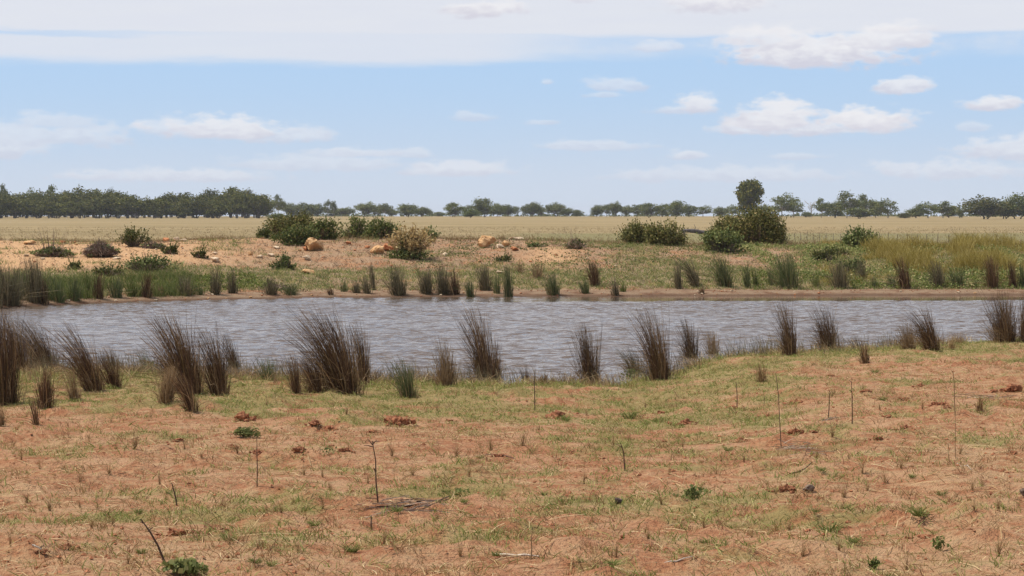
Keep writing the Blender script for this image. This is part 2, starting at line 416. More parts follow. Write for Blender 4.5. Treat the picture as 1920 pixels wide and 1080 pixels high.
M['litter'] = foliage('grey_leaf_litter', [(0, (.13, .085, .05)), (.5, (.30, .21, .13)), (1, (.45, .34, .22))], .0)
M['yellow_grass'] = foliage('yellow_seeding_grass', [(0, (0.184, 0.140, 0.025)), (.5, (0.335, 0.260, 0.060)), (.85, (0.475, 0.370, 0.119)), (1, (0.594, 0.470, 0.204))], .3)
M['bush_dark'] = foliage('dark_olive_leaves', [(0, (0.044, 0.062, 0.017)), (.5, (0.116, 0.144, 0.039)), (.85, (0.214, 0.231, 0.067)), (1, (0.356, 0.254, 0.123))], .2)
M['bush_green'] = foliage('deep_green_leaves', [(0, (0.045, 0.059, 0.017)), (.5, (0.109, 0.122, 0.033)), (1, (0.220, 0.181, 0.060))], .25)
M['bush_brown'] = foliage('bronze_olive_leaves', [(0, (0.063, 0.060, 0.021)), (.5, (0.151, 0.151, 0.045)), (.85, (0.243, 0.236, 0.071)), (1, (0.464, 0.332, 0.144))], .2)
M['bush_grey'] = foliage('grey_green_leaves', [(0, (0.059, 0.078, 0.024)), (.5, (0.132, 0.162, 0.047)), (1, (0.263, 0.260, 0.095))], .2)
M['twig'] = foliage('dead_twigs', [(0, (.10, .06, .045)), (.6, (.20, .135, .10)), (1, (.34, .26, .20))], .0)
M['grey_twig'] = foliage('bleached_twigs', [(0, (0.141, 0.099, 0.070)), (.6, (0.282, 0.205, 0.141)), (1, (0.440, 0.334, 0.243))], .0)
M['tan_leaf'] = foliage('papery_tan_leaves', [(0, (0.210, 0.139, 0.057)), (.5, (0.420, 0.300, 0.132)), (1, (0.630, 0.493, 0.255))], .3)
M['gum'] = foliage('gum_leaves', [(0, (0.054, 0.075, 0.019)), (.5, (0.127, 0.152, 0.041)), (.85, (0.198, 0.205, 0.062)), (1, (0.289, 0.242, 0.090))], .2)
M['gum_dark'] = foliage('dark_gum_leaves', [(0, (0.042, 0.051, 0.009)), (.5, (0.096, 0.108, 0.017)), (.85, (0.170, 0.161, 0.028)), (1, (0.212, 0.167, 0.044))], .15)
M['gum_grey'] = foliage('blue_grey_gum_leaves', [(0, (0.067, 0.087, 0.033)), (.5, (0.141, 0.163, 0.062)), (1, (0.251, 0.242, 0.104))], .2)
M['acacia'] = foliage('yellow_green_leaves', [(0, (.06, .085, .015)), (.5, (.12, .15, .03)), (1, (.19, .20, .05))], .25)
def simple(name, c1, c2, scale, rough=.9, bstr=.6, bdist=.02, spots=None):
    m, t = new_mat(name)
    p = t.node('ShaderNodeTexCoord').outputs['Object']
    f = t.noise(p, scale, 6, .65); g = t.noise(p, scale * 5, 4, .6)
    c = t.mix(t.ramp(f, .33, .67), c1, c2)
    if spots: c = t.mix(t.ramp(g, .55, .68, 0, .7), c, spots)
    oi = t.node('ShaderNodeObjectInfo')
    k = t.ramp(oi.outputs['Random'], 0, 1, .85, 1.12, smooth=False)
    c = t.vm('SCALE', c); t.l.new(k, c.node.inputs['Scale'])
    finish(t, principled(t, c, rough, t.m('ADD', f, t.m('MULTIPLY', g, .4)), bstr, bdist, spec=.15)); return m
M['rock'] = simple('orange_sandstone', (.46, .25, .11), (.64, .41, .21), 2.6, bdist=.05, spots=(.30, .13, .06))
M['rock_pale'] = simple('pale_sandstone', (.52, .36, .22), (.76, .62, .45), 5, bdist=.03, spots=(.42, .24, .12))
M['rock_red'] = simple('red_sandstone', (.34, .12, .05), (.52, .24, .11), 4, bdist=.03, spots=(.22, .08, .04))
M['clod'] = simple('turned_red_earth', (.20, .075, .035), (.40, .17, .085), 9, bdist=.03, spots=(.13, .05, .028))
M['bark'] = simple('grey_brown_bark', (.10, .075, .055), (.21, .17, .135), 3)
M['bark_pale'] = simple('pale_gum_bark', (.26, .22, .18), (.44, .39, .33), 1.5)
M['log'] = simple('weathered_grey_wood', (.075, .06, .055), (.15, .13, .12), 4)
M['white_wood'] = simple('bleached_stick_wood', (.40, .32, .25), (.60, .52, .42), 30)
M['post'] = simple('weathered_post', (.10, .075, .055), (.20, .155, .12), 6)
M['post_pale'] = simple('pale_post', (.5, .5, .48), (.7, .7, .68), 6)
M['wire'] = simple('dull_wire', (.12, .11, .10), (.2, .19, .18), 6, rough=.5)
M['dung'] = simple('dark_dry_dung', (.05, .033, .026), (.10, .072, .055), 20)
M['bone'] = simple('weathered_grey_bark_chunk', (.13, .085, .06), (.30, .22, .16), 22, bdist=.02, spots=(.07, .05, .045))

# ------------------------------------------------------------------ ground sheet
def axis(parts):
    a = [np.arange(s, e, st) for s, e, st in parts]; return np.concatenate(a)
gx = np.concatenate([-np.geomspace(3000, 30, 26)[:-1], axis([(-30, -12, .26), (-12, 12, .125), (12, 30, .26)]), np.geomspace(30, 3000, 26)])
gy = np.concatenate([axis([(-60, 0, 6), (0, 9, .5), (9, 30, .10), (30, 45, .14), (45, 57, .8), (57, 92, .20), (92, 112, .4)]), np.geomspace(112, 7000, 110)])
X, Y = np.meshgrid(gx, gy)
Z = height(X, Y)
nx, ny = len(gx), len(gy)
i = np.arange(ny - 1)[:, None] * nx; j = np.arange(nx - 1)[None]
Q = np.stack([i + j, i + j + 1, i + nx + j + 1, i + nx + j], -1).reshape(-1, 4)
me = make_mesh('ground', np.stack([X, Y, Z], -1).reshape(-1, 3), [Q], M['ground'], smooth=True)
for nm, arr in zip(('green', 'orange', 'beach', 'wet'), cover(X, Y)):
    at = me.attributes.new(nm, 'FLOAT', 'POINT'); at.data.foreach_set('value', arr.astype(np.float32).ravel())
g = link('ground', me)
tag(g, 'red paddock soil with short grass, the far bank of the pond and the dry pasture beyond', None, kind='structure')

# ------------------------------------------------------------------ water of the farm pond
wx = np.arange(-21, 21, .14); wy = np.arange(29.6, 69.5, .055)
X, Y = np.meshgrid(wx, wy)
calm = 1 - .96 * sstep(Y, shore_far(X) - 4.6, shore_far(X) - 3.6) * sstep(X / Y * FPX + 960, 250, 1300)
calm = calm * (.45 + .75 * fbm(X, Y, 7, 3, 31)) * sstep(Y, 31, 38)**.5
rw = np.random.default_rng(5)
Zw = (fbm(X * .85, Y, .20, 2, 32) - .5) * 1.4 + (fbm(X * .8 + Y * .2, Y, .135, 2, 33) - .5) * .9 - np.abs(fbm(X * .8 - Y * .15, Y, .30, 2, 35) - .5) * 2.0
for _ in range(9):
    lam = rw.uniform(.20, .5); th = rw.normal(.1, .5); ph = rw.uniform(0, 6.28)
    Zw += .16 * np.sin((X * math.sin(th) + Y * math.cos(th)) * 2 * np.pi / lam + ph + 3.0 * fbm(X, Y, 2.2, 2, 34 + _))
Zw = Zw * .033 * calm
nx, ny = len(wx), len(wy)
i = np.arange(ny - 1)[:, None] * nx; j = np.arange(nx - 1)[None]
Q = np.stack([i + j, i + j + 1, i + nx + j + 1, i + nx + j], -1).reshape(-1, 4)
me = make_mesh('water', np.stack([X, Y, Zw], -1).reshape(-1, 3), [Q], M['water'], smooth=True)
at = me.attributes.new('rough', 'FLOAT', 'POINT'); at.data.foreach_set('value', calm.astype(np.float32).ravel())
tag(link('water', me), 'rippled brown water of the farm pond', None, kind='structure')
# ------------------------------------------------------------------ gum trees
def gum_meshes(seed, style):
    """unit tree (1 wide, 1 tall): trunk with limbs, crown of leaf clumps"""
    r = np.random.default_rng(seed)
    if style == 'round':  nc, base, cr, flat = 34, .02, .19, .85
    elif style == 'open': nc, base, cr, flat = 24, .14, .17, .75
    elif style == 'tall': nc, base, cr, flat = 46, .06, .14, .95
    else:                 nc, base, cr, flat = 34, .04, .18, .85      # mallee: many stems, domed top
    cl = []
    for k in range(nc):
        for _ in range(40):
            p = r.uniform(-1, 1, 3); p[2] = r.uniform(0, 1)
            prof = np.sin(min(1, p[2] * .85 + .18) * np.pi) ** .6 if style != 'tall' else (.55 + .6 * p[2] if p[2] < .7 else 1.0 - (p[2] - .7) * 1.6)
            if p[0] ** 2 + p[1] ** 2 < prof ** 2 and all(np.linalg.norm((p - q[0]) * (1, 1, 1.4)) > .22 for q in cl): break
        c_ = np.array([p[0] * .38, p[1] * .38, base + cr * flat + p[2] * (1 - base - cr * flat * 1.7)])
        cl.append((p, c_, cr * r.uniform(.6, 1.3)))
    leaves = []
    for _, c_, rad in cl:
        n = int((88 if style != 'tall' else 210) * (rad / .17) ** 2)
        v = r.normal(size=(n, 3)); v /= np.linalg.norm(v, axis=1, keepdims=True)
        v *= (r.random((n, 1)) ** .45) * (1 + .35 * np.sin(5 * v[:, :1] + seed) * np.cos(4 * v[:, 1:2] + c_[0] * 30))
        v[:, 2] *= flat; v[:, 2] = np.where(v[:, 2] < 0, v[:, 2] * .7, v[:, 2])
        leaves.append(leafquads(c_ + v * rad, r.uniform(.022, .050, n), r, 1.5))
    nst = 12 if style in ('open', 'tall') else 3
    sp = r.normal(size=(nst, 3)) * (.24, .24, .2) + (0, 0, .62)
    sp[:, 2] = np.clip(sp[:, 2], base, .85)
    leaves.append(leafquads(sp, r.uniform(.02, .04, nst), r, 1.5))
    cv, cf = merge(leaves)
    wid = np.percentile(np.abs(cv[:, :2]), 98) * 2; top_ = np.percentile(cv[:, 2], 99.6)
    nrm = np.array([1 / wid, 1 / wid, 1 / top_])
    crown = make_mesh('crown', cv * nrm, cf, CURM['leaf'])
    tr = []
    ns = {'mallee': 4, 'round': 2, 'open': 1, 'tall': 1}[style]
    for s_ in range(ns):
        bx, by = (r.normal(0, .03, 2) if ns > 1 else (0, 0))
        fork = np.array([bx * 2.5 + r.normal(0, .03), by * 2.5, base + .12])
        tr.append(tube([[bx, by, -.03], [bx * 1.4, by * 1.4, (base + .12) * .5], fork], [.022, .017, .014], 6))
        for k in range(s_, nc, ns):
            c_ = cl[k][1]; midp = fork * .5 + c_ * .5 + np.array([*(r.normal(0, .02, 2)), -.02])
            tr.append(tube([fork, midp, c_], [.010, .007, .003], 4))
    tv_, tf_ = merge(tr); trunk = make_mesh('trunk', tv_ * nrm, tf_, CURM['bark'])
    return crown, trunk
CURM = {}
TREES = {}
def tree_kind(key, seeds, style, leaf, bark):
    CURM['leaf'], CURM['bark'] = M[leaf], M[bark]
    TREES[key] = [gum_meshes(s, style) for s in seeds]
tree_kind('mallee', (1, 2, 3, 4, 5), 'mallee', 'gum_dark', 'bark')
tree_kind('round', (6, 7, 8, 9), 'round', 'gum', 'bark')
tree_kind('open', (10, 11, 12), 'open', 'gum', 'bark_pale')
tree_kind('openblue', (13, 14), 'open', 'gum_grey', 'bark_pale')
tree_kind('grey', (15, 16, 17), 'round', 'gum_grey', 'bark')
tree_kind('tall', (18,), 'tall', 'gum_dark', 'bark')
tree_kind('acacia', (19, 20), 'round', 'acacia', 'bark')
tree_kind('green', (21, 22), 'round', 'bush_green', 'bark')
TRG = random.Random(3)
def tree(u, w, top, depth, key, label, group, idx=None, sink=0.0):
    x, y, z = at_depth(u, depth)
    h = (404.5 - top + 3.0) * 1.07 / FPX * depth; wd = w / FPX * depth
    cm, tm = TREES[key][(TRG.randrange(99) if idx is None else idx) % len(TREES[key])]
    o = link('gum_tree' if key not in ('acacia', 'green') else 'bushy_tree', None, None, (x, y, z - .1 - sink), TRG.uniform(0, 6.28), (wd, wd, h))
    tag(o, label, 'tree', group)
    link('trunk', tm, o); link('crown', cm, o)
    return o
# woodland at the left of the paddock
WL = 'dark olive mallee gum in the dense woodland row at the far left of the paddock'
wrng = random.Random(8)
for row, (dep, n, t0) in enumerate(((760, 24, 369), (800, 22, 365), (845, 20, 361))):
    for k in range(n):
        u = -25 + (k + wrng.uniform(.1, .9)) * (515 / n)
        tp = t0 + 2 + wrng.choice((-5, -1, 0, 1, 3, 7, 11)) + wrng.uniform(-2, 2) + 4 * math.sin(u * .021 + row) - (5 if 415 < u < 480 else 0) - (4 if u < 15 else 0)
        tree(u, wrng.uniform(42, 62), tp, dep, 'mallee', WL, 'mallee gums of the left woodland')
for (u, w, tp, lb) in ((93, 40, 352, 'flat-topped gum rising tallest above the left woodland canopy'), (58, 30, 357, 'gum with a low flat crown poking above the canopy left of the tallest flat-topped gum'),
                       (208, 22, 358, 'narrow dark gum poking out of the middle of the left woodland'), (438, 30, 357, 'thin open gum topping the right part of the left woodland'),
                       (5, 26, 350, 'gum cut by the left edge of the picture above the woodland'), (235, 30, 364, 'low pale-topped gum just right of the narrow dark gum in the woodland')):
    tree(u, w, tp, 870, 'open' if w > 25 else 'mallee', lb, None)
TL = [  # u, width, top, depth, kind, label
 (488, 26, 377, 780, 'round', 'brownish gum ending the left woodland beside the gap of sky'),
 (522, 26, 369, 900, 'open', 'gum with a rounded two-tier crown just right of the gap at the woodland end'),
 (520, 32, 397, 700, 'acacia', 'low yellow-green bush under the two-tier gum right of the woodland'),
 (547, 34, 384, 950, 'grey', 'low blue-grey gum right of the two-tier gum'),
 (572, 36, 383, 940, 'grey', 'wide low gum behind the cluster of dark bushes on the far bank'),
 (596, 28, 385, 960, 'grey', 'small grey gum between the wide low gum and the twin-crowned tall gum'),
 (614, 12, 378, 980, 'openblue', 'left of the two slender high-crowned gums left of centre'),
 (626, 12, 380, 985, 'openblue', 'right of the two slender high-crowned gums left of centre'),
 (645, 34, 391, 1000, 'grey', 'low grey gum right of the two slender high-crowned gums'),
 (630, 40, 394, 1010, 'grey', 'low hazy gum filling in beneath the two slender high-crowned gums'),
 (686, 38, 382, 900, 'grey', 'rounded gum with a pointed top behind the paired bushes'),
 (706, 26, 388, 930, 'grey', 'small gum between the pointed-top gum and the wispy gum'),
 (722, 24, 384, 920, 'openblue', 'wispy gum with a split top above the tall tan-leaved shrub'),
 (734, 22, 393, 950, 'grey', 'low gum at the right end of the group above the tall tan-leaved shrub'),
 (766, 36, 384, 860, 'round', 'broad round gum beside the wide gap above the tall tan-leaved shrub'),
 (790, 28, 390, 900, 'grey', 'low gum touching the right side of the broad round gum'),
 (806, 14, 395, 1050, 'grey', 'tiny faint gum in the gap right of the broad round gum'),
 (824, 20, 399, 1000, 'round', 'low dark shrub-like tree alone on the horizon left of centre'),
 (852, 30, 382, 880, 'round', 'round-topped gum left of the yellow-green tree near centre'),
 (878, 26, 387, 930, 'openblue', 'thin gum behind the yellow-green tree near centre'),
 (880, 30, 391, 800, 'acacia', 'yellow-green bushy tree standing out near the centre of the tree line'),
 (906, 34, 374, 860, 'round', 'tallest gum near centre, with a tuft on its top'),
 (932, 30, 384, 900, 'round', 'olive gum right of the tallest centre gum'),
 (952, 28, 386, 910, 'grey', 'gum at the right end of the centre group, beside a gap'),
 (966, 14, 389, 930, 'openblue', 'thin leaning gum closing the centre group on the right'),
 (996, 34, 382, 900, 'grey', 'blue-grey gum above the big round boulder, between two gaps'),
 (1013, 20, 390, 940, 'grey', 'small gum at the right foot of the blue-grey gum above the boulder'),
 (1042, 34, 383, 900, 'grey', 'broken-topped gum with several crowns right of centre'),
 (1062, 22, 392, 930, 'grey', 'low gum at the right side of the broken-topped gum'),
 (1082, 18, 395, 930, 'round', 'very small rounded gum alone between two gaps right of centre'),
 (1118, 22, 387, 900, 'grey', 'first gum of the long row right of centre, at its left end'),
 (1137, 24, 386, 920, 'openblue', 'second gum from the left end of the long row right of centre'),
 (1152, 24, 381, 900, 'grey', 'tallest gum in the left half of the long row right of centre'),
 (1174, 26, 388, 920, 'grey', 'grey gum of the long row above the left of the paired round bushes'),
 (1194, 28, 386, 900, 'openblue', 'gum with see-through crown above the paired round bushes'),
 (1218, 34, 383, 880, 'round', 'dense gum with a small peak above the gap of the paired round bushes'),
 (1242, 28, 385, 900, 'round', 'dense gum directly right of the one with a small peak'),
 (1268, 34, 379, 880, 'round', 'tallest gum in the right half of the long row'),
 (1292, 30, 386, 890, 'grey', 'gum stepping down right of the tallest gum in the long row'),
 (1318, 30, 387, 890, 'open', 'flat-topped small gum at the end of the long row, beside a gap'),
 (1352, 30, 390, 880, 'grey', 'low gum left of the lone tall tree'),
 (1372, 26, 386, 890, 'open', 'gum touching the left foot of the lone tall tree'),
 (1438, 34, 386, 860, 'grey', 'low gum touching the right foot of the lone tall tree'),
 (1466, 40, 364, 820, 'open', 'wide flat-topped gum right of the lone tall tree'),
 (1488, 34, 372, 830, 'open', 'slightly lower gum leaning against the wide flat-topped one'),
 (1512, 18, 397, 820, 'grey', 'tiny bush-like tree at the foot of the bare dead tree'),
 (1540, 28, 373, 800, 'open', 'gum with a round head at the left end of the right-hand group'),
 (1566, 34, 379, 800, 'round', 'low gum between the round-headed gum and the highest one of the right-hand group'),
 (1588, 38, 360, 790, 'open', 'highest gum of the right-hand group'),
 (1610, 46, 388, 740, 'round', 'low olive thicket tree in front of the right-hand group'),
 (1622, 38, 366, 800, 'open', 'second highest gum of the right-hand group, open crown'),
 (1642, 26, 378, 810, 'round', 'gum filling the dip between the open crown and the last gum of the right-hand group'),
 (1665, 38, 373, 780, 'open', 'last gum of the right-hand group, beside the wide gap'),
 (1698, 26, 397, 760, 'green', 'small bright green tree low in the wide gap on the right'),
 (1718, 34, 390, 780, 'round', 'small olive gum left of the many-stemmed gum'),
 (1740, 42, 379, 780, 'open', 'many-stemmed open gum right of the wide gap'),
 (1768, 42, 378, 790, 'open', 'pale brownish gum joined to the many-stemmed gum'),
 (1782, 30, 388, 800, 'round', 'low gum at the right foot of the pale brownish gum'),
 (1799, 14, 390, 770, 'grey', 'narrow pointed blue-grey tree left of the big green tree'),
 (1844, 68, 368, 700, 'green', 'big rounded bright green tree near the right edge'),
 (1880, 46, 376, 720, 'green', 'dark green tree between the big rounded one and the picture edge'),
 (1908, 56, 364, 720, 'round', 'dense tree cut by the right edge of the picture'),
]
for (u, w, tp, dp, key, lb) in TL:
    tree(u, w * 1.12, tp, dp, key, lb, None)
tree(1406, 44, 337, 640, 'tall', 'tall lone tree with a heavy upright crown towering above the tree line', None)
# a bare dead tree on the skyline
x, y, z = at_depth(1521, 830)
r = np.random.default_rng(4); tw = []
tw.append(tube([[0, 0, -.2], [.1, 0, 2.5], [-.1, 0, 5.2]], [.22, .15, .05], 6))
for k in range(12):
    b = np.array([.05, 0, r.uniform(1.6, 4.6)]); e = b + np.array([r.normal(0, 1.5), r.normal(0, 1), r.uniform(.9, 2.4)])
    tw.append(tube([b, (b + e) / 2 + [0, 0, .2], e], [.08, .05, .02], 4))
    for q in range(3):
        e2 = e + r.normal(0, .6, 3) + [0, 0, .5]; tw.append(tube([(b + e) / 2, e * .6 + e2 * .4, e2], [.04, .03, .012], 4))
o = link('dead_tree', make_mesh('dead_tree', *merge(tw), M['bark_pale']), None, (x, y, z)); tag(o, 'bare dead tree with pale forked branches between the two right-hand tree groups', 'dead tree')
# low far understorey behind everything that stands at the paddock's edge
Vs = []
r = np.random.default_rng(44)
for k in range(230):
    u = r.uniform(500, 1930)
    if any(a < u < b for a, b in ((742, 748), (812, 818), (972, 980), (1094, 1106), (1336, 1342), (1686, 1690))): continue
    x, y, z = at_depth(u, r.uniform(960, 1060)); n = 34
    v = r.normal(size=(n, 3)); v /= np.linalg.norm(v, axis=1, keepdims=True); v[:, 2] = np.abs(v[:, 2])
    Vs.append(leafquads(np.array([x, y, z]) + v * [2.4, 2.4, r.uniform(.8, 2.4)] * r.random((n, 1)) ** .5, r.uniform(.4, .8, n), r, 1.3))
o = link('far_scrub', make_mesh('far_scrub', *merge(Vs), M['gum_grey'])); tag(o, 'low hazy scrub along the far edge of the paddock', 'scrub', kind='stuff')

# ------------------------------------------------------------------ fences
def fence(pts, spacing, hgt, thick, pm, wires, label, name='wire_fence'):
    o = link(name, None, None, (pts[0][0], pts[0][1], float(height(*pts[0])))); tag(o, label, 'fence')
    L = sum(math.dist(a, b) for a, b in zip(pts, pts[1:])); n = int(L / spacing)
    tt = np.linspace(0, 1, n); xs = np.interp(tt, [0, 1], [pts[0][0], pts[-1][0]]); ys = np.interp(tt, [0, 1], [pts[0][1], pts[-1][1]])
    zs = height(xs, ys); o0 = np.array(o.location)
    pv, pq = tube([[0, 0, -.1], [0.0, 0, hgt * .6], [.01, 0, hgt]], [thick, thick * .9, thick * .7], 6)
    cap = np.array([[12, 13, 14, 15], [12, 15, 16, 17]])
    pm_ = make_mesh('post', pv, [np.concatenate([pq, cap])], pm)
    rr = random.Random(2)
    for k in range(n):
        q = link('post', pm_, o, (xs[k] - o0[0], ys[k] - o0[1], zs[k] - o0[2]), rr.uniform(0, 6)); q.rotation_euler = (rr.gauss(0, .04), rr.gauss(0, .04), 0); q.scale = (1, 1, rr.uniform(.88, 1.1))
    for f in wires:
        path = np.stack([xs - o0[0], ys - o0[1], zs - o0[2] + f * hgt], 1)
        link('wire', make_mesh('wire', *[a if i_ == 0 else [a] for i_, a in enumerate(tube(path, np.full(n, .004 if thick < .04 else .01), 4))], M['wire']), o)
p0 = at_depth(1480, 240)[:2]; p1 = at_depth(1950, 146)[:2]
fence([p0, p1], 3.3, .95, .028, M['post'], (.3, .6, .92), 'thin wire fence with dark posts behind the far bank on the right')
p0 = at_depth(60, 735)[:2]; p1 = at_depth(640, 735)[:2]
fence([p0, p1], 5.6, 1.35, .055, M['post_pale'], (.5, .9), 'distant fence of pale posts in front of the woodland')

# ------------------------------------------------------------------ bushes of the far bank
def S(y): return y / FPX      # metres per photo pixel at distance y
def dome_pts(n, w, h, r, lobes):
    """points through a bush made of several rounded lobes, denser at the outside"""
    out = []
    for k in range(lobes):
        a = r.uniform(0, 6.28); q = r.random() ** .6 * .30 if k else 0
        c_ = np.array([math.cos(a) * q * w * 1.0, math.sin(a) * q * w * .8, r.uniform(.15, .62) * h * (1 - q * 1.1)])
        rad = np.array([w * r.uniform(.11, .25), w * r.uniform(.11, .25), h * r.uniform(.16, .36)])
        m_ = n // lobes
        v = r.normal(size=(m_, 3)); v /= np.linalg.norm(v, axis=1, keepdims=True)
        v = v * (.55 + .45 * r.random((m_, 1)) ** .6) * (1 + .18 * r.normal(size=(m_, 1)))
        out.append(c_ + v * rad)
    P_ = np.concatenate(out); P_[:, 2] = np.abs(P_[:, 2]) + .01
    if lobes > 8:
        gap = fbm(P_[:, 0] * 1.3 + P_[:, 1] + 20, P_[:, 2] * 1.3 + 20, .42, 2, int(w * 100) % 50); P_ = P_[(gap > .40) | (r.random(len(P_)) < .22)]
    P_[:, 0] *= w / (np.percentile(P_[:, 0], 98.5) - np.percentile(P_[:, 0], 1.5)); P_[:, 2] *= h / np.percentile(P_[:, 2], 98)
    return P_
def bush(u, vb, w, h, kind, label, zone='far', seed=0, group=None, depth=None, cat='bush', name=None):
    r = np.random.default_rng(1000 + seed + int(u))
    x, y, z = ground_at(u, vb, zone) if depth is None else at_depth(u, depth)
    k = S(y); w *= k; h *= k
    leafm, twm, n, ls, asp, lob = {
        'dark': ('bush_dark', 'twig', 8200, .056, 1.7, 17), 'brown': ('bush_brown', 'twig', 8600, .056, 1.7, 19),
        'green': ('bush_green', 'bark', 3600, .05, 1.6, 11), 'salt': ('bush_grey', 'twig', 2400, .06, 1.4, 12),
        'low': ('bush_green', 'twig', 1500, .06, 1.4, 7), 'grey': ('bush_grey', 'bark', 3200, .065, 1.8, 12)}[kind]
    n = int(n * min(1.6, max(.25, (w * h) / 2.2)))
    Pt = dome_pts(n, w, h, r, lob); n = len(Pt)
    o = link(name or 'bush', None, None, (x, y, z - .04)); tag(o, label, cat, group)
    lv = leafquads(Pt, r.uniform(.6, 1.35, n) * ls, r, asp, up=((0, 0, 1), .35))
    # shoots sticking out give the ragged outline
    ns = n // 14; idx = r.integers(0, n, ns); b = Pt[idx]; dirn = b - np.array([0, 0, h * .2]); dirn /= np.linalg.norm(dirn, axis=1, keepdims=True)
    sh = []
    for q in range(6):
        pp = b + dirn * (q * .032) * r.uniform(.6, 1.2, (ns, 1)) + [0, 0, .02 * q]
        sh.append(leafquads(pp, np.full(ns, ls * .8), r, asp))
    link('foliage', make_mesh('foliage', *merge([lv] + sh), M[leafm]), o)
    nb = max(20, int(95 * w)); a = r.uniform(0, 6.28, nb); rr_ = r.random(nb) ** .5
    T = np.stack([np.cos(a) * rr_ * w * .45, np.sin(a) * rr_ * w * .4, h * r.uniform(.35, .95, nb) * (1.1 - rr_ * .5)], 1)
    B = T * [.12, .12, 0]; C = T * [.7, .7, .35]
    link('branches', make_mesh('branches', *merge([ribbons(B, C, T * [1.06, 1, 1.1], .034, .012, 3, r)]), M[twm]), o)
    return o
def twig_bush(u, vb, w, h, label, mat='twig', green=0.0, n=420, tall=0, zone='far', thick=.02):
    r = np.random.default_rng(int(u * 7))
    x, y, z = ground_at(u, vb, zone); k = S(y); w *= k; h *= k
    a = r.uniform(0, 6.28, n); q = r.random(n) ** .5
    T = np.stack([np.cos(a) * q * w * .52, np.sin(a) * q * w * .42, h * (1 - q * .75) * r.uniform(.55, 1.05, n)], 1)
    B = np.stack([np.cos(a) * q * w * .18, np.sin(a) * q * w * .15, np.zeros(n)], 1); C = (B + T) / 2 + r.normal(0, .08, (n, 3)) * w * .5; C[:, 2] = np.abs(C[:, 2])
    parts = [ribbons(B, C, T, thick, thick * .5, 4, r)]
    i_ = r.integers(0, n, n * 2); b = C[i_] * .3 + T[i_] * .7; e = b + r.normal(0, .12, (n * 2, 3)) * max(w, h) * .7; e[:, 2] = np.abs(e[:, 2])
    parts.append(ribbons(b, (b + e) / 2, e, thick * .6, thick * .4, 1, r))
    o = link('twiggy_bush', None, None, (x, y, z - .02)); tag(o, label, 'bush')
    link('branches', make_mesh('branches', *merge(parts), M[mat]), o)
    if tall:
        T2 = np.stack([r.normal(-.1, .3, tall) * w, r.normal(0, .1, tall) * w, h * r.uniform(1.2, 1.9, tall)], 1); B2 = T2 * [.6, .6, .3]
        link('tall_stems', make_mesh('tall_stems', *merge([ribbons(B2, (B2 + T2) / 2, T2, thick * .8, thick * .4, 3, r)]), M[mat]), o)
    if green:
        m_ = int(2400 * green); Pt = dome_pts(m_, w * .95, h * .62, r, 9)
        link('foliage', make_mesh('foliage', *merge([leafquads(Pt, r.uniform(.04, .08, len(Pt)), r, 1.4)]), M['bush_grey' if green < .8 else 'bush_green']), o)
    return o
bush(497, 444, 19, 14, 'dark', 'small dark bush just left of the big bush cluster on the far bank')
bush(545, 449, 74, 42, 'brown', 'tallest bronze and olive bush at the back left of the big bush cluster', seed=3)
bush(606, 449, 62, 34, 'dark', 'dark bush at the right of the big bush cluster behind the split orange boulder', seed=4)
bush(556, 460, 72, 32, 'dark', 'low spreading bush at the front of the big bush cluster', seed=5)
bush(568, 447, 34, 43, 'brown', 'upright bush with brown bare twigs in the middle of the big bush cluster', seed=9)
bush(667, 446, 48, 38, 'dark', 'rounded dark bush left in the pair behind the tan-leaved shrub', seed=6)
bush(718, 446, 62, 34, 'dark', 'wider dark bush right in the pair, touching the tan-leaved shrub', seed=7)
bush(802, 447, 32, 16, 'grey', 'low grey-green bush peeping out right of the tan-leaved shrub')
bush(1191, 458, 54, 38, 'brown', 'round olive bush left of the pair standing on the far bank right of centre', seed=11)
bush(1223, 456, 26, 30, 'brown', 'small narrow bush squeezed between the two round bushes', seed=12)
bush(1254, 458, 68, 39, 'brown', 'wide round olive bush right of the pair, beside the fallen log', seed=13)
bush(1365, 452, 58, 48, 'brown', 'tall green-topped bush at the back left of the large bush mass under the lone tree', seed=14)
bush(1420, 460, 96, 62, 'brown', 'largest dark bush with reddish bare twigs, under the lone tall tree', seed=15)
bush(1457, 459, 34, 34, 'brown', 'low dark bush hugging the right side of the largest bush', seed=19)
bush(1359, 474, 76, 42, 'grey', 'lighter grey-green bush in front of the largest bush', seed=16)
bush(1617, 466, 66, 36, 'grey', 'olive bush alone on the right part of the far bank above the yellow grass', seed=17)
bush(250, 462, 56, 33, 'green', 'neat dense green bush on the orange soil at the left', seed=18)
bush(320, 477, 28, 17, 'low', 'small bright green bush right of the sprawling reddish twigs')
bush(376, 484, 27, 15, 'low', 'little isolated green bush left of the white stone')
bush(530, 505, 42, 26, 'salt', 'grey-green spiky herb bush alone below the row of flat pale stones')
bush(275, 508, 92, 28, 'salt', 'long low grey-green bush with brown flower stems at the top of the green rushes', seed=2)
bush(205, 517, 60, 20, 'low', 'fresh green leafy patch of bush left of the long low bush')
bush(138, 506, 22, 14, 'low', 'little green bush just above the rush belt on the left')
bush(942, 490, 24, 12, 'low', 'small green herb bush below the big round boulder')
bush(1008, 463, 34, 9, 'salt', 'low grey-green herb mat right of the big round boulder')
bush(1545, 492, 46, 26, 'green', 'leafy dark green weed clump above the far rushes on the right')
bush(1575, 480, 50, 16, 'low', 'low green weeds in front of the lone olive bush')
bush(1590, 512, 44, 26, 'grey', 'grey-green weed clump beside the brown rushes on the right')
bush(800, 455, 22, 8, 'low', 'tiny green bush at the foot of the tan-leaved shrub')
twig_bush(100, 482, 74, 30, 'sprawling grey-green bush with dry upright stems on the orange soil at the left', green=.7, n=260, tall=26)
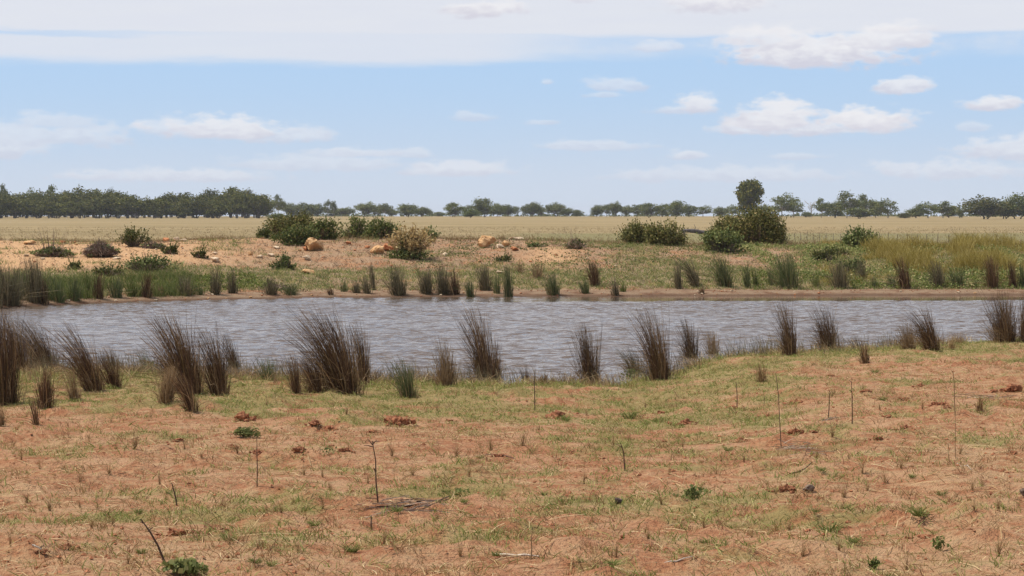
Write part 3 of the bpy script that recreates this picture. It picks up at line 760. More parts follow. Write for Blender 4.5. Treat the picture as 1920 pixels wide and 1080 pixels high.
twig_bush(188, 481, 64, 38, 'dead purplish-brown twiggy bush left of the neat green bush', n=900, thick=.024, green=.25)
twig_bush(288, 466, 46, 17, 'sprawling reddish dry twigs right of the neat green bush', n=360, green=.15)
twig_bush(272, 500, 30, 30, 'thin reddish twigs standing behind the long low bush', n=60)
twig_bush(1079, 466, 40, 26, 'pale grey dead bush with bare stubs beside the sandy patch', mat='grey_twig', n=240, tall=7, thick=.028, green=.12)
twig_bush(520, 542, 60, 14, 'heap of bleached fallen twigs beside the far water edge', mat='grey_twig', n=150, thick=.02)
# tall tan-leaved shrub
def tan_shrub(u, vb, w, h, label):
    r = np.random.default_rng(77); x, y, z = ground_at(u, vb, 'far'); k = S(y); w *= k; h *= k
    o = link('tall_shrub', None, None, (x, y, z - .03)); tag(o, label, 'shrub')
    n = 70; a = r.uniform(0, 6.28, n); q = r.random(n) ** .6
    T = np.stack([np.cos(a) * q * w * .58 + (q > .8) * .05, np.sin(a) * q * w * .35, h * r.uniform(.5, 1.0, n) * (1 - .25 * q)], 1)
    B = T * [.08, .08, 0]; C = T * [.45, .45, .5]
    link('branches', make_mesh('branches', *merge([ribbons(B, C, T, .035, .014, 5, r)]), M['twig']), o)
    tv = []
    for kk in range(n):
        tt = r.uniform(.42, 1.02, 34)[:, None]
        p_ = (1 - tt) ** 2 * B[kk] + 2 * tt * (1 - tt) * C[kk] + tt ** 2 * T[kk] + r.normal(0, .045, (34, 3))
        tv.append(leafquads(p_, r.uniform(.04, .085, 34), r, 1.3))
    link('papery_leaves', make_mesh('papery_leaves', *merge(tv), M['tan_leaf']), o)
    Pt = dome_pts(2200, w * .42, h * .62, r, 12); link('green_leaves', make_mesh('green_leaves', *merge([leafquads(Pt, r.uniform(.04, .075, len(Pt)), r, 1.3)]), M['bush_green']), o)
    Pt = dome_pts(1200, w * .75, h * .25, r, 9); link('low_leaves', make_mesh('low_leaves', *merge([leafquads(Pt, r.uniform(.04, .07, len(Pt)), r, 1.3)]), M['bush_grey']), o)
tan_shrub(768, 486, 96, 74, 'tall open shrub with papery tan leaves on top and green leaves at the base')
# fallen log in the paddock
x, y, z = at_depth(1303, 290)
r = np.random.default_rng(6)
pth = np.stack([np.linspace(-1.9, 2.2, 12), r.normal(0, .06, 12), .52 + .12 * np.sin(np.linspace(0, 5, 12)) - np.linspace(0, .15, 12)], 1)
lg = [tube(pth, np.linspace(.24, .34, 12) * r.uniform(.9, 1.1, 12), 10), tube([[-1.2, 0, .6], [-1.6, .1, 1.1], [-1.5, .1, 1.7]], [.07, .05, .02], 5), tube([[-.2, 0, .6], [.1, .1, 1.0], [-.1, .1, 1.5]], [.05, .04, .02], 5), tube([[1.2, 0, .1], [1.1, 0, .3], [1.2, 0, .5]], [.12, .1, .1], 6), tube([[-1.5, 0, 0], [-1.5, 0, .3], [-1.4, 0, .5]], [.1, .1, .1], 6)]
o = link('fallen_log', make_mesh('fallen_log', *merge(lg), M['log'], smooth=True), None, (x, y, z)); tag(o, 'dark fallen tree trunk lying in the paddock between the round bushes', 'log')

# ------------------------------------------------------------------ rocks
def rock_mesh(seed, squash=.6, facets=15, sub=4):
    import bmesh
    r = np.random.default_rng(seed); bm = bmesh.new(); bmesh.ops.create_icosphere(bm, subdivisions=sub, radius=1)
    co = np.array([v.co for v in bm.verts])
    nrm = r.normal(size=(facets, 3)); nrm /= np.linalg.norm(nrm, axis=1, keepdims=True); dd = r.uniform(.5, .85, facets)
    for n_, d_ in zip(nrm, dd):
        s_ = co @ n_ - d_; co = co - np.maximum(s_, 0)[:, None] * n_ * .93
    co += (fbm(co[:, 0] + co[:, 2] * .7 + 5, co[:, 1] - co[:, 2] * .5 + 5 + seed, .6, 4, seed) - .5)[:, None] * co * .45
    co += (np.abs(fbm(co[:, 0] * 2 + co[:, 2] + 9, co[:, 1] * 2 - co[:, 2] + 9, .35, 3, seed + 4) - .5) * -2)[:, None] * co * .22
    co[:, 2] *= squash; mn, mx = co.min(0), co.max(0); co = (co - (mn + mx) / 2) / (mx - mn)      # unit box
    co[:, 2] += .5
    F = np.array([[v.index for v in f.verts] for f in bm.faces]); bm.free()
    return co, F
ROCKS = {}
for mk in ('rock', 'rock_pale', 'rock_red'):
    ROCKS[mk] = [make_mesh('rock', *(lambda q: (q[0], [q[1]]))(rock_mesh(50 + s)), M[mk]) for s in range(5)]
def rock(u, vb, w, h, mk, label, group=None, idx=0, rz=None, sub=None, name='rock', cat='rock'):
    x, y, z = ground_at(u, vb, 'far'); k = S(y); rr = random.Random(int(u * 3 + vb))
    o = link(name, ROCKS[mk][idx % 5], None, (x, y, z - h * k * .12), rr.uniform(0, 6.28) if rz is None else rz, (w * k * 1.1, w * k * .95, h * k * 1.12))
    tag(o, label, cat, group); return o
rock(915, 464, 35, 23, 'rock', 'big rounded tan boulder on the crest of the far bank', idx=1, rz=.4, name='boulder', cat='boulder')
rock(590, 470, 36, 25, 'rock', 'split orange boulder with a bright flat face in front of the bush cluster', idx=3, rz=2.0, name='boulder', cat='boulder')
rock(707, 476, 24, 16, 'rock', 'orange boulder against the left foot of the tan-leaved shrub', idx=2, name='boulder', cat='boulder')
rock(731, 471, 26, 15, 'rock_red', 'broad orange rock half hidden behind the tan-leaved shrub', idx=0, name='boulder', cat='boulder')
rock(950, 463, 17, 13, 'rock', 'small round boulder right of the big rounded one', idx=4, name='boulder', cat='boulder')
rock(938, 465, 14, 8, 'rock_pale', 'wedge of rock leaning between the big and the small round boulder', idx=2)
rock(965, 470, 16, 8, 'rock_red', 'flat reddish rock just below the small round boulder', idx=3)
rock(966, 448, 30, 5, 'rock_pale', 'long thin slab of pale rock on the crest right of the boulders', idx=0)
rock(653, 459, 12, 7, 'rock_red', 'small dark-shadowed red rock right of the split boulder', idx=1)
rock(689, 466, 10, 6, 'rock_red', 'small red rock left of the boulder by the tan-leaved shrub', idx=2)
rock(574, 470, 14, 10, 'rock_red', 'broken piece lying against the left of the split boulder', idx=4)
rock(580, 514, 27, 10, 'rock', 'orange rock low on the bank above the bleached twigs', idx=3)
rock(402, 491, 18, 9, 'rock_pale', 'whitest stone on the bank, right of the little isolated bush', idx=1)
rock(312, 451, 13, 8, 'rock_red', 'bright red-orange rock on the crest right of the neat green bush', idx=0)
rock(331, 450, 13, 8, 'rock_pale', 'pale rock right of the bright red-orange one on the crest', idx=2)
rock(343, 453, 14, 6, 'rock_pale', 'second pale rock beside the bright red-orange one', idx=4)
rock(53, 458, 26, 8, 'rock', 'pale mound of broken orange rock on the crest at the far left', idx=3)
rock(118, 457, 12, 6, 'rock_red', 'reddish rock behind the sprawling grey-green bush', idx=1)
rock(470, 479, 12, 8, 'rock', 'orange stone left of the two flat pale stones', idx=1)
rock(487, 484, 13, 6, 'rock_pale', 'left of the two flat pale stones above the spiky herb bush', idx=2)
rock(509, 481, 13, 6, 'rock_pale', 'right of the two flat pale stones above the spiky herb bush', idx=0)
rock(574, 487, 14, 9, 'rock_pale', 'pale yellowish stone below the split boulder', idx=4)
rock(520, 466, 13, 5, 'rock_pale', 'pale stone at the left foot of the big bush cluster', idx=3)
rock(493, 447, 16, 5, 'rock', 'flat stone on the crest below the small dark bush', idx=2)
rock(404, 477, 11, 5, 'rock_pale', 'small pale stone above the whitest stone', idx=4)
rock(49, 481, 10, 5, 'rock_pale', 'pale stone left of the sprawling grey-green bush', idx=1)
rock(219, 486, 14, 4, 'rock_pale', 'flat pale stone below the dead purplish-brown bush', idx=2)
rock(80, 486, 10, 4, 'rock_pale', 'flat pale stone below the sprawling grey-green bush', idx=0)
rock(835, 480, 10, 7, 'rock_pale', 'single pale stone right of the tan-leaved shrub base', idx=3)
rock(936, 513, 14, 5, 'rock_pale', 'pale stone among the middle far rushes', idx=1)
rock(1222, 457, 9, 4, 'rock', 'small orange stone between the two round bushes', idx=1)
rr = random.Random(91)
for k in range(64):
    a = rr.random()
    u = rr.uniform(10, 620) if a < .6 else rr.uniform(620, 1240)
    v = rr.uniform(452, 500) if u < 620 else rr.uniform(462, 515)
    w = rr.uniform(3, 7)
    rock(u, v, w, w * .5, rr.choice(['rock', 'rock_pale', 'rock_red']), 'small loose stone scattered on the bare slope of the far bank', 'small loose stones on the far bank', idx=k, name='stone', cat='stone')
for k in range(46):
    u = rr.uniform(60, 1880); x, y, z = ground_at(u, 545, 'far'); yy = float(shore_far(np.array(x * .97))) + rr.uniform(.15, 1.2); xx = (u - 960) / FPX * yy
    w = rr.uniform(.04, .13)
    o = link('stone', ROCKS[rr.choice(['rock', 'rock_pale', 'rock_red'])][k % 5], None, (xx, yy, float(height(xx, yy)) - .01), rr.uniform(0, 6), (w, w * .8, w * .5))
    tag(o, 'small stone on the bare strip along the far water edge', 'stone', 'stones along the far water edge')
# ------------------------------------------------------------------ rushes
def rush_mesh(n, w, h, lean, r, sw, depthf=.8, tight=.42, wisp=.25):
    """stems fanning from a tight base; returns arrays of base, control, tip"""
    f = np.clip(r.normal(0, .42, n), -1.1, 1.1); g_ = np.clip(r.normal(0, .42, n), -1.1, 1.1)
    B = np.stack([f * w * .5 * tight * 1.15 + r.normal(0, .04, n) * w, g_ * w * .5 * tight * 1.3, np.full(n, -.03)], 1)
    env = 1 - .38 * np.abs(f) ** 1.6
    hh = h * env * (1 - .62 * r.random(n) ** 1.5)
    hh = np.where(r.random(n) < wisp, hh * r.uniform(.3, .7, n), hh); hh = np.where(r.random(n) < .02, h * 1.08, hh)
    rel = hh / h
    T = B.copy()
    T[:, 0] = f * w * .5 * (.75 + .45 * rel) * np.where(f > 0, .8, 1.05) + lean * (1.25 - .7 * f) * rel ** 1.3 * r.uniform(.6, 1.25, n) + r.normal(0, .10, n) * w * rel
    T[:, 1] = g_ * w * .5 + r.normal(0, .10, n) * w
    T[:, 2] = hh * np.sqrt(np.clip(1 - (.5 * (T[:, 0] - B[:, 0]) / (hh + .01)) ** 2, .5, 1))
    C = B * .5 + T * .5; C[:, 2] = hh * .58; C[:, 0] = B[:, 0] + (T[:, 0] - B[:, 0]) * .26
    fl = r.random(n) < .06                                   # broken stems hanging over
    T[fl, 0] += r.normal(-.15, .45, fl.sum()) * h; T[fl, 2] *= .55
    C[:, 0] += r.normal(0, .045, n) * hh; C[:, 1] += r.normal(0, .045, n) * hh
    return B, C, T
def rush(u, vb, w, h, lean, label, n=None, mat='rush_dark', zone='near', dens=1.0, dry=.34, name='rush_clump', group=None, tight=.42):
    r = np.random.default_rng(int(u * 13 + vb))
    x, y, z = ground_at(u, vb, zone); k = S(y); W_, H_, L_ = w * k * (1.18 if zone == 'near' else 1.22), h * k * 1.06, lean * k * 1.1
    if n is None: n = int((7.2 if zone == 'near' else 5.2) * w * dens)
    sw = .0068 if zone == 'near' else .0135
    o = link(name, None, None, (x, y, z)); tag(o, label, 'rushes', group)
    B, C, T = rush_mesh(n, W_, H_, L_, r, sw, tight=tight)
    link('stems', make_mesh('stems', *merge([ribbons(B, C, T, sw, sw * .35, 4 if zone == 'near' else 2, r)]), M[mat]), o)
    nd = int(n * dry)
    if nd > 8:
        B, C, T = rush_mesh(nd, W_ * 1.25, H_ * .62, L_ * .5, r, sw); T[:, 0] += r.normal(0, .12, nd) * W_; T[:, 2] *= r.uniform(.35, 1.0, nd)
        link('dry_stems', make_mesh('dry_stems', *merge([ribbons(B, C, T, sw * .95, sw * .5, 3, r)]), M['tan_stems']), o)
    return o
NR = [ # u, v base, width, height, lean, density, material, label
 (10, 757, 72, 172, -14, 1.2, 'rush_dark', 'tall dark rush clump cut by the left edge of the picture'),
 (38, 700, 64, 108, -22, 1.0, 'rush_dark', 'rush clump with see-through tips behind the one at the left edge'),
 (88, 692, 66, 98, -46, 1.25, 'rush_dark', 'dense dark rush clump swept far to the left near the left edge'),
 (176, 732, 52, 128, -58, 1.0, 'rush_dark', 'long-stemmed rush clump leaning strongly left over the water, third from the left'),
 (85, 767, 42, 74, 0, 1.1, 'rush_dark', 'short upright dark rush clump in the grass in front of the left clumps'),
 (214, 730, 48, 66, -14, .8, 'rush_dark', 'low rusty-brown rush clump right of the long-stemmed leaning one'),
 (140, 750, 34, 58, -6, .55, 'tan_stems', 'thin tan rush tuft at the foot of the long-stemmed leaning clump'),
 (68, 797, 16, 52, -5, .5, 'rush_dark', 'sparse wispy tuft of brown stems in the grass at lower left'),
 (4, 800, 16, 40, 0, .5, 'tan_stems', 'pale straw tuft at the very left edge'),
 (352, 736, 84, 142, -40, 1.3, 'rush_dark', 'large dark rush clump with wind-swept top left of centre-left water'),
 (412, 742, 50, 122, -26, 1.1, 'rush_dark', 'rush clump joined to the right side of the large wind-swept one'),
 (360, 774, 34, 72, -24, .9, 'rush_dark', 'low dark tuft in front of the large wind-swept rush clump'),
 (312, 752, 44, 64, 6, .8, 'tan_stems', 'pale straw-coloured stems left of the low dark tuft'),
 (440, 694, 32, 72, -22, .9, 'rush_dark', 'rush clump behind the joined pair, at the water edge'),
 (276, 692, 34, 40, -8, .4, 'rush_green', 'thin green rushes standing in the shallows left of the large wind-swept clump'),
 (212, 690, 40, 42, -12, .4, 'rush_dark', 'faint thin stems at the water edge behind the rusty-brown clump'),
 (503, 712, 46, 42, -4, .5, 'rush_green', 'thin low green rushes in the shallows between the two biggest clumps'),
 (556, 738, 26, 76, -12, .8, 'rush_dark', 'thin rush clump just left of the biggest one'),
 (646, 738, 98, 152, -52, 1.35, 'rush_dark', 'biggest rush clump, spreading left like a fan, left of centre'),
 (684, 724, 32, 120, -14, 1.0, 'rush_dark', 'dark upright rushes at the right edge of the fan-shaped clump'),
 (594, 736, 46, 70, -22, .8, 'rush_dark', 'short rushes in front of the left side of the fan-shaped clump'),
 (767, 746, 44, 72, -14, .75, 'rush_green', 'sparse greenish rush tuft right of the fan-shaped clump'),
 (838, 724, 50, 84, -6, .85, 'tan_stems', 'tan and brown rush clump left of the tall dark centre one'),
 (912, 712, 58, 132, -26, 1.3, 'rush_dark', 'tall dark rush clump in the centre of the near shore'),
 (932, 716, 34, 78, -4, .8, 'rush_dark', 'shorter stems at the right foot of the tall dark centre clump'),
 (986, 718, 30, 32, -4, .5, 'rush_dark', 'small thin tuft at the water edge right of the centre clump'),
 (1020, 723, 24, 22, 0, .9, 'rush_dark', 'tiny rusty tuft at the water edge behind the tall lone stalk'),
 (1106, 718, 56, 108, -10, 1.15, 'rush_dark', 'bushy rush clump standing alone at the water edge right of centre'),
 (1238, 712, 52, 132, -28, 1.3, 'rush_dark', 'tall narrow dark rush clump where the near shore turns inward'),
 (1192, 702, 44, 52, -18, .8, 'rush_grey', 'low greenish-brown rushes left of the tall narrow clump'),
 (1296, 673, 44, 74, -12, 1.0, 'rush_dark', 'medium rush clump right of the tall narrow one, on the grassy point'),
 (1338, 668, 38, 50, -4, .9, 'tan_stems', 'tan grassy rushes leaning on the medium clump on the grassy point'),
 (1428, 716, 28, 36, -2, .5, 'tuft_brown', 'thin brown tuft in the grass below the bend of the shore'),
 (1482, 668, 40, 100, -16, 1.1, 'rush_dark', 'slim tall rush clump, left in the pair on the right part of the near shore'),
 (1554, 656, 58, 80, -12, 1.2, 'rush_dark', 'wider rush clump, right in the pair on the right part of the near shore'),
 (1622, 681, 26, 40, -6, .7, 'rush_dark', 'small brown tuft in the grass right of the pair of clumps'),
 (1606, 656, 34, 26, -6, .5, 'rush_dark', 'low sparse stems at the water edge right of the pair of clumps'),
 (1704, 655, 40, 48, -6, .9, 'tan_stems', 'tan rushes at the left side of the leaning clump near the right'),
 (1748, 655, 50, 76, -26, 1.1, 'rush_dark', 'dark rush clump leaning left, second from the right edge'),
 (1782, 655, 26, 26, 4, .7, 'straw', 'pale straw tuft right of the leaning clump near the right'),
 (1884, 641, 66, 92, -8, 1.3, 'rush_dark', 'dense reddish-brown rush clump near the right edge'),
 (1922, 642, 34, 96, 4, 1.1, 'rush_dark', 'rushes cut by the right edge of the picture'),
 (1838, 775, 18, 34, 2, .7, 'tuft_brown', 'small dark tuft on the red soil near the right edge'),
]
for (u, vb, w, h, ln, dn, mt, lb) in NR:
    rush(u, vb, w, h, ln, lb, dens=dn * 1.0, mat=mt)
FR = [
 (18, 571, 66, 74, -6, 1.5, 'rush_grey', 'huge grey-green rush clump at the left edge of the far shore'),
 (66, 566, 54, 84, -4, 1.6, 'rush_grey', 'tallest dense rush clump beside the left-edge one on the far shore'),
 (40, 562, 50, 60, 2, 1.3, 'rush_green', 'green rushes between the two huge clumps at the far left'),
 (-12, 576, 40, 90, 0, 1.3, 'rush_grey', 'rush clump half outside the left edge on the far shore'),
 (82, 570, 24, 46, 0, 1.4, 'rush_dark', 'dark rush base at the right foot of the tallest far left clump'),
 (110, 566, 34, 46, -4, 1.2, 'rush_green', 'first green clump right of the huge rushes on the far shore'),
 (140, 564, 30, 42, 2, 1.2, 'rush_green', 'second green clump right of the huge rushes on the far shore'),
 (163, 556, 26, 44, 0, 1.2, 'rush_fargreen', 'lush green clump left of the narrow dark-footed one'),
 (185, 560, 22, 46, 0, 1.6, 'rush_dark', 'narrow dark-footed rush clump in the green belt'),
 (218, 558, 34, 40, 0, 1.3, 'rush_green', 'blue-green rush clump in the middle of the green belt'),
 (246, 556, 26, 40, 2, 1.1, 'rush_fargreen', 'light green rushes left of the dark clump ending the belt'),
 (276, 557, 26, 44, 2, 1.5, 'rush_dark', 'dark brown rush clump ending the green belt'),
 (300, 555, 20, 22, 0, 1.0, 'tan_stems', 'low tan tuft just right of the green belt'),
 (349, 554, 34, 38, 0, 1.4, 'rush_grey', 'broad brown-green clump, first after the low tan tuft'),
 (375, 553, 22, 20, 0, .9, 'rush_green', 'low green tuft before the pointed pair'),
 (404, 552, 28, 50, 2, 1.5, 'rush_grey', 'pointed rush clump, left of the pointed pair'),
 (436, 550, 24, 46, 0, 1.3, 'rush_grey', 'pointed rush clump, right of the pointed pair'),
 (508, 552, 34, 34, -2, 1.3, 'rush_grey', 'bushy brown clump left of the bleached twigs'),
 (546, 552, 40, 20, 0, 1.2, 'rush_green', 'low wide green rushes below the bleached twigs'),
 (620, 553, 16, 16, 0, 1.1, 'rush_dark', 'tiny dark tuft on the bare strip left of centre'),
 (645, 547, 18, 22, 0, 1.0, 'rush_green', 'small green tuft before the thin tall clump'),
 (668, 549, 20, 24, 0, 1.2, 'rush_grey', 'small brown tuft before the thin tall clump'),
 (689, 550, 24, 32, -4, 1.2, 'rush_grey', 'short clump at the left foot of the thin tall one'),
 (700, 544, 14, 50, -4, 1.5, 'rush_grey', 'thin tall leaning clump left of the broad brown one'),
 (747, 553, 44, 54, -4, 1.6, 'rush_grey', 'broad brown rush clump left of centre on the far shore'),
 (800, 551, 34, 48, -2, 1.5, 'rush_grey', 'left clump of the three brown ones near the middle of the far shore'),
 (832, 552, 36, 54, -4, 1.6, 'rush_grey', 'middle and widest clump of the three brown ones near the middle'),
 (854, 552, 24, 46, -4, 1.5, 'rush_dark', 'right, darkest clump of the three brown ones near the middle'),
 (882, 557, 24, 32, -2, 1.4, 'rush_green', 'short green-brown clump close to the water left of the double clump'),
 (910, 545, 36, 50, -2, 1.6, 'rush_grey', 'left half of the double clump at the middle of the far shore'),
 (932, 550, 22, 34, 0, 1.3, 'rush_green', 'low green rushes between the double clump and the dark pointed one'),
 (953, 556, 22, 60, -2, 1.7, 'rush_green', 'dark pointed rush clump standing nearest the water at the middle'),
 (975, 512, 26, 22, -2, .7, 'tan_stems', 'thin tan grass high on the bank behind the dark pointed clump'),
 (1008, 522, 34, 30, 0, .8, 'tan_stems', 'thin tan grass patch right of the dark pointed clump'),
 (1038, 553, 30, 44, -4, 1.9, 'rush_green', 'compact dark green clump standing alone on the bare strip'),
 (1097, 550, 22, 28, -2, 1.5, 'rush_green', 'small compact clump on the bare strip right of the alone one'),
 (1115, 536, 28, 48, -4, 1.9, 'rush_dark', 'dark clump a little up the slope behind the small compact one'),
 (1154, 554, 18, 30, -2, 1.4, 'rush_grey', 'small rusty-green clump low by the water right of centre'),
 (1168, 547, 16, 16, 0, 1.0, 'rush_fargreen', 'small green tuft right of the rusty-green clump'),
 (1272, 542, 18, 52, -2, 1.5, 'rush_grey', 'narrow upright clump left of the bowed one'),
 (1306, 538, 26, 56, -24, 1.8, 'rush_grey', 'rush clump bowed over to the left by the wind'),
 (1316, 551, 13, 14, 0, 1.4, 'rush_dark', 'tiny brown tuft on the bare strip under the bowed clump'),
 (1360, 537, 40, 56, -12, 1.6, 'rush_green', 'broad feathery clump right of the bowed one'),
 (1402, 540, 16, 46, -4, 1.7, 'rush_green', 'slim dark clump with a pointed tip right of the feathery one'),
 (1418, 538, 14, 38, -4, 1.0, 'rush_fargreen', 'thin green spikes beside the slim dark clump'),
 (1446, 535, 18, 36, -2, 1.3, 'rush_green', 'green rushes at the left foot of the largest far clump'),
 (1478, 541, 58, 66, -6, 1.9, 'rush_green', 'largest square-shaped green rush clump on the right of the far shore'),
 (1530, 538, 22, 22, 0, 1.0, 'rush_fargreen', 'low green tuft right of the largest green clump'),
 (1576, 540, 42, 52, -2, 1.7, 'rush_grey', 'broad brown-green clump right of the largest green one'),
 (1616, 525, 28, 36, -4, 1.3, 'rush_grey', 'short dark clump higher on the slope, right of the broad brown-green one'),
 (1640, 540, 16, 22, 0, 1.0, 'rush_green', 'small tuft low on the right of the far shore'),
 (1672, 539, 24, 24, 0, 1.3, 'rush_green', 'low clump at the left foot of the narrow black-looking one'),
 (1697, 541, 28, 58, -8, 2.0, 'rush_dark', 'narrow black-looking triangular clump on the right'),
 (1760, 539, 34, 50, -8, 1.8, 'rush_grey', 'left part of the long low clump on the right'),
 (1795, 539, 42, 38, -4, 1.5, 'rush_green', 'right part of the long low clump on the right'),
 (1828, 540, 14, 12, 0, 1.2, 'rush_green', 'very small tuft between the long clump and the dark cone'),
 (1862, 541, 30, 60, -6, 2.2, 'rush_dark', 'dark cone-shaped clump near the right edge of the far shore'),
 (1900, 541, 18, 52, -4, 2.0, 'rush_dark', 'dark narrow clump right of the cone-shaped one'),
 (1918, 541, 24, 46, 0, 1.8, 'rush_green', 'last far clump, cut by the right edge'),
]
for (u, vb, w, h, ln, dn, mt, lb) in FR:
    rush(u, vb, w, h, ln, lb + ('' if 'far' in lb else ', far shore'), dens=dn * 1.05, mat=mt, zone='far', dry=.1, tight=.46)

# ------------------------------------------------------------------ ground-cover scatter (nobody could count it)
SR = np.random.default_rng(2024)
def sample_near(n, y0=9.5, y1=44, p=1.0):
    """random ground points, a little denser close by"""
    y = y0 + (y1 - y0) * SR.random(n) ** p
    x = (SR.random(n) - .5) * 2 * (y * .245 + 1.4)
    k = y < shore_near(x) - .02
    return x[k], y[k]
def blades(x, y, per, hlo, hhi, sw, spread, lean, segs=2, wind=-.25):
    n = len(x); X_ = np.repeat(x, per) + SR.normal(0, spread, n * per); Y_ = np.repeat(y, per) + SR.normal(0, spread, n * per)
    h_ = np.repeat(SR.uniform(hlo, hhi, n), per) * SR.uniform(.5, 1.1, n * per)
    B = np.stack([X_, Y_, height(X_, Y_) - .006], 1)
    dx = SR.normal(wind * .4, lean, n * per) * h_; dy = SR.normal(0, lean, n * per) * h_
    T = B + np.stack([dx, dy, h_], 1); C = B + np.stack([dx * .25, dy * .25, h_ * .65], 1)
    return ribbons(B, C, T, sw, sw * .35, segs, SR)
def stuff(name, parts, mat, label, cat):
    o = link(name, make_mesh(name, *merge(parts), M[mat])); tag(o, label, cat, kind='stuff')
# short green grass follows the green cover field
x, y = sample_near(80000, p=1.25); gr = cover(x, y)[0]; tn = shore_near(x) - y
k = SR.random(len(x)) < np.clip((gr - .15) * 1.0, .03, .8); x, y = x[k], y[k]
stuff('short_grass', [blades(x, y, 5, .02, .062, .0068, .030, .75)], 'grass', 'short green and yellowing grass growing in patches on the near red soil', 'grass')
# longer grass along the near water edge
x, y = sample_near(26000, 24, 44, .8); tn = shore_near(x) - y
left = np.clip((-x + 1) / 8, 0, 1)
k = SR.random(len(x)) < np.clip(1.0 - tn / (2.8 + 6.0 * left), 0, 1) * .6; x, y = x[k], y[k]
stuff('shore_grass', [blades(x, y, 9, .04, .13, .0085, .05, .6)], 'grass', 'longer grass fringing the near water edge', 'grass')
k = SR.random(len(x)) < .38
stuff('shore_straw', [blades(x[k], y[k], 9, .05, .20, .008, .07, .7)], 'straw', 'dry straw-coloured grass among the near rushes', 'grass')
x = SR.uniform(-9.5, 11, 900); y = shore_near(x) - np.abs(SR.normal(0, 1.1, 900)) * np.where(x < -2, 1.6, .8); k = fbm(x, y, 1.2, 3, 57) + .12 * (x < 1) > .52
stuff('shore_tufts', [blades(x[k], y[k], 22, .07, .26, .0068, .05, .35, segs=3)], 'tan_stems', 'short brown and tan tufts between the near rushes', 'grass')
# thin stems standing in and beside the water between the clumps
x = SR.uniform(-9, 8, 2600); y = shore_near(x) + SR.normal(-.35, .7, 2600); f = fbm(x, y, .9, 3, 55) + .25 * (x < -1)
k = (f > .52) & (SR.random(2600) < .8); x, y = x[k], y[k]
stuff('shore_stems', [blades(x, y, 5, .10, .42, .0072, .10, .22, segs=3)], 'rush_grey', 'thin stems standing in the shallows between the near rushes', 'rushes')
# dry stalks and straw lying on the soil
x, y = sample_near(21000, p=1.3); n = len(x); a = SR.uniform(0, 6.28, n); L = SR.uniform(.03, .17, n) * np.where(SR.random(n) < .08, 2.2, 1)
z0 = height(x, y); x1 = x + np.cos(a) * L; y1 = y + np.sin(a) * L; z1 = height(x1, y1)
lift = SR.uniform(.0, .018, n)
B = np.stack([x, y, z0 + .004], 1); T = np.stack([x1, y1, z1 + .004 + lift], 1); C = (B + T) / 2; C[:, 2] += SR.uniform(0, .03, n); C[:, :2] += SR.normal(0, .015, (n, 2))
stuff('lying_straw', [ribbons(B, C, T, .0048, .003, 2, SR, flat=.6)], 'straw', 'bits of dry straw lying on the near red soil', 'straw')
x, y = sample_near(20000, p=1.2)
stuff('dry_grass', [blades(x, y, 4, .015, .06, .005, .02, .9, segs=1)], 'straw', 'thin dry grass sprouting from the near red soil', 'grass')
x, y = sample_near(4600, p=1.15); f = fbm(x, y, 1.1, 3, 61); k = f > .47; x, y = x[k], y[k]
stuff('brown_stubble', [blades(x, y, 9, .02, .085, .0052, .03, .6)], 'tuft_brown', 'low brown stubble dotted over the near paddock', 'grass')
# crumbs of soil
def pebbles(x, y, z, s, seed=3):
    n = len(x); base = np.array([[1, 0, 0], [-1, 0, 0], [0, 1, 0], [0, -1, 0], [0, 0, 1], [0, 0, -1]], float)
    Vv = base[None] * s[:, None, None] * SR.uniform(.6, 1.25, (n, 6, 1)); Vv[..., 2] *= .65
    a = SR.uniform(0, 6.28, n); c_, s_ = np.cos(a)[:, None], np.sin(a)[:, None]
    vx = Vv[..., 0] * c_ - Vv[..., 1] * s_; vy = Vv[..., 0] * s_ + Vv[..., 1] * c_
    Vv = np.stack([vx + x[:, None], vy + y[:, None], Vv[..., 2] + z[:, None]], -1).reshape(-1, 3)
    f = np.array([[0, 2, 4], [2, 1, 4], [1, 3, 4], [3, 0, 4], [2, 0, 5], [1, 2, 5], [3, 1, 5], [0, 3, 5]])
    return Vv, (np.arange(n)[:, None, None] * 6 + f[None]).reshape(-1, 3)
x, y = sample_near(26000, p=1.3); gr = cover(x, y)[0]; f = fbm(x, y, .7, 3, 62)
k = SR.random(len(x)) < np.clip((f - .40) * 4, .06, 1) * (1.15 - gr); x, y = x[k], y[k]; s = .005 + .016 * SR.random(len(x)) ** 3
stuff('soil_crumbs', [pebbles(x, y, height(x, y) + s * .2, s)], 'clod', 'crumbs of red soil strewn over the near paddock', 'soil')
# far bank cover
def sample_far(n):
    y = SR.uniform(58, 92, n); x = (SR.random(n) - .5) * 2 * (y * .25 + 1.5); return x, y
x, y = sample_far(90000); g_, o_, b_, w_ = cover(x, y); yf = shore_far(x)
k = (y > yf + 1.6) & (SR.random(len(x)) < np.clip((g_ - .15) * 1.3, 0, .9)); xg, yg = x[k], y[k]
stuff('bank_grass', [blades(xg, yg, 4, .04, .15, .018, .08, .6, segs=1)], 'grass_far', 'green grass and herbs on the slope of the far bank', 'grass')
lush = k & (np.abs((y - yf) / 20 - .22) < .12) & (fbm(x, y, 2.4, 2, 70) > .52) & ((x < -3) | (x > 8))
n = int(lush.sum()); s = SR.uniform(.03, .07, n * 4)
Pn = np.stack([np.repeat(x[lush], 4), np.repeat(y[lush], 4), np.repeat(height(x[lush], y[lush]), 4)], 1) + SR.normal(0, .08, (n * 4, 3)) * [1, 1, .5]; Pn[:, 2] += .06
stuff('bank_herbs', [leafquads(Pn, s, SR, 1.2, up=((0, 0, 1), .3))], 'acacia', 'bright green leafy herbs low on the far bank', 'plants')
k = (y > yf + 1.9) & (SR.random(len(x)) < .30 * (1 - .75 * np.clip(o_, 0, 1)))
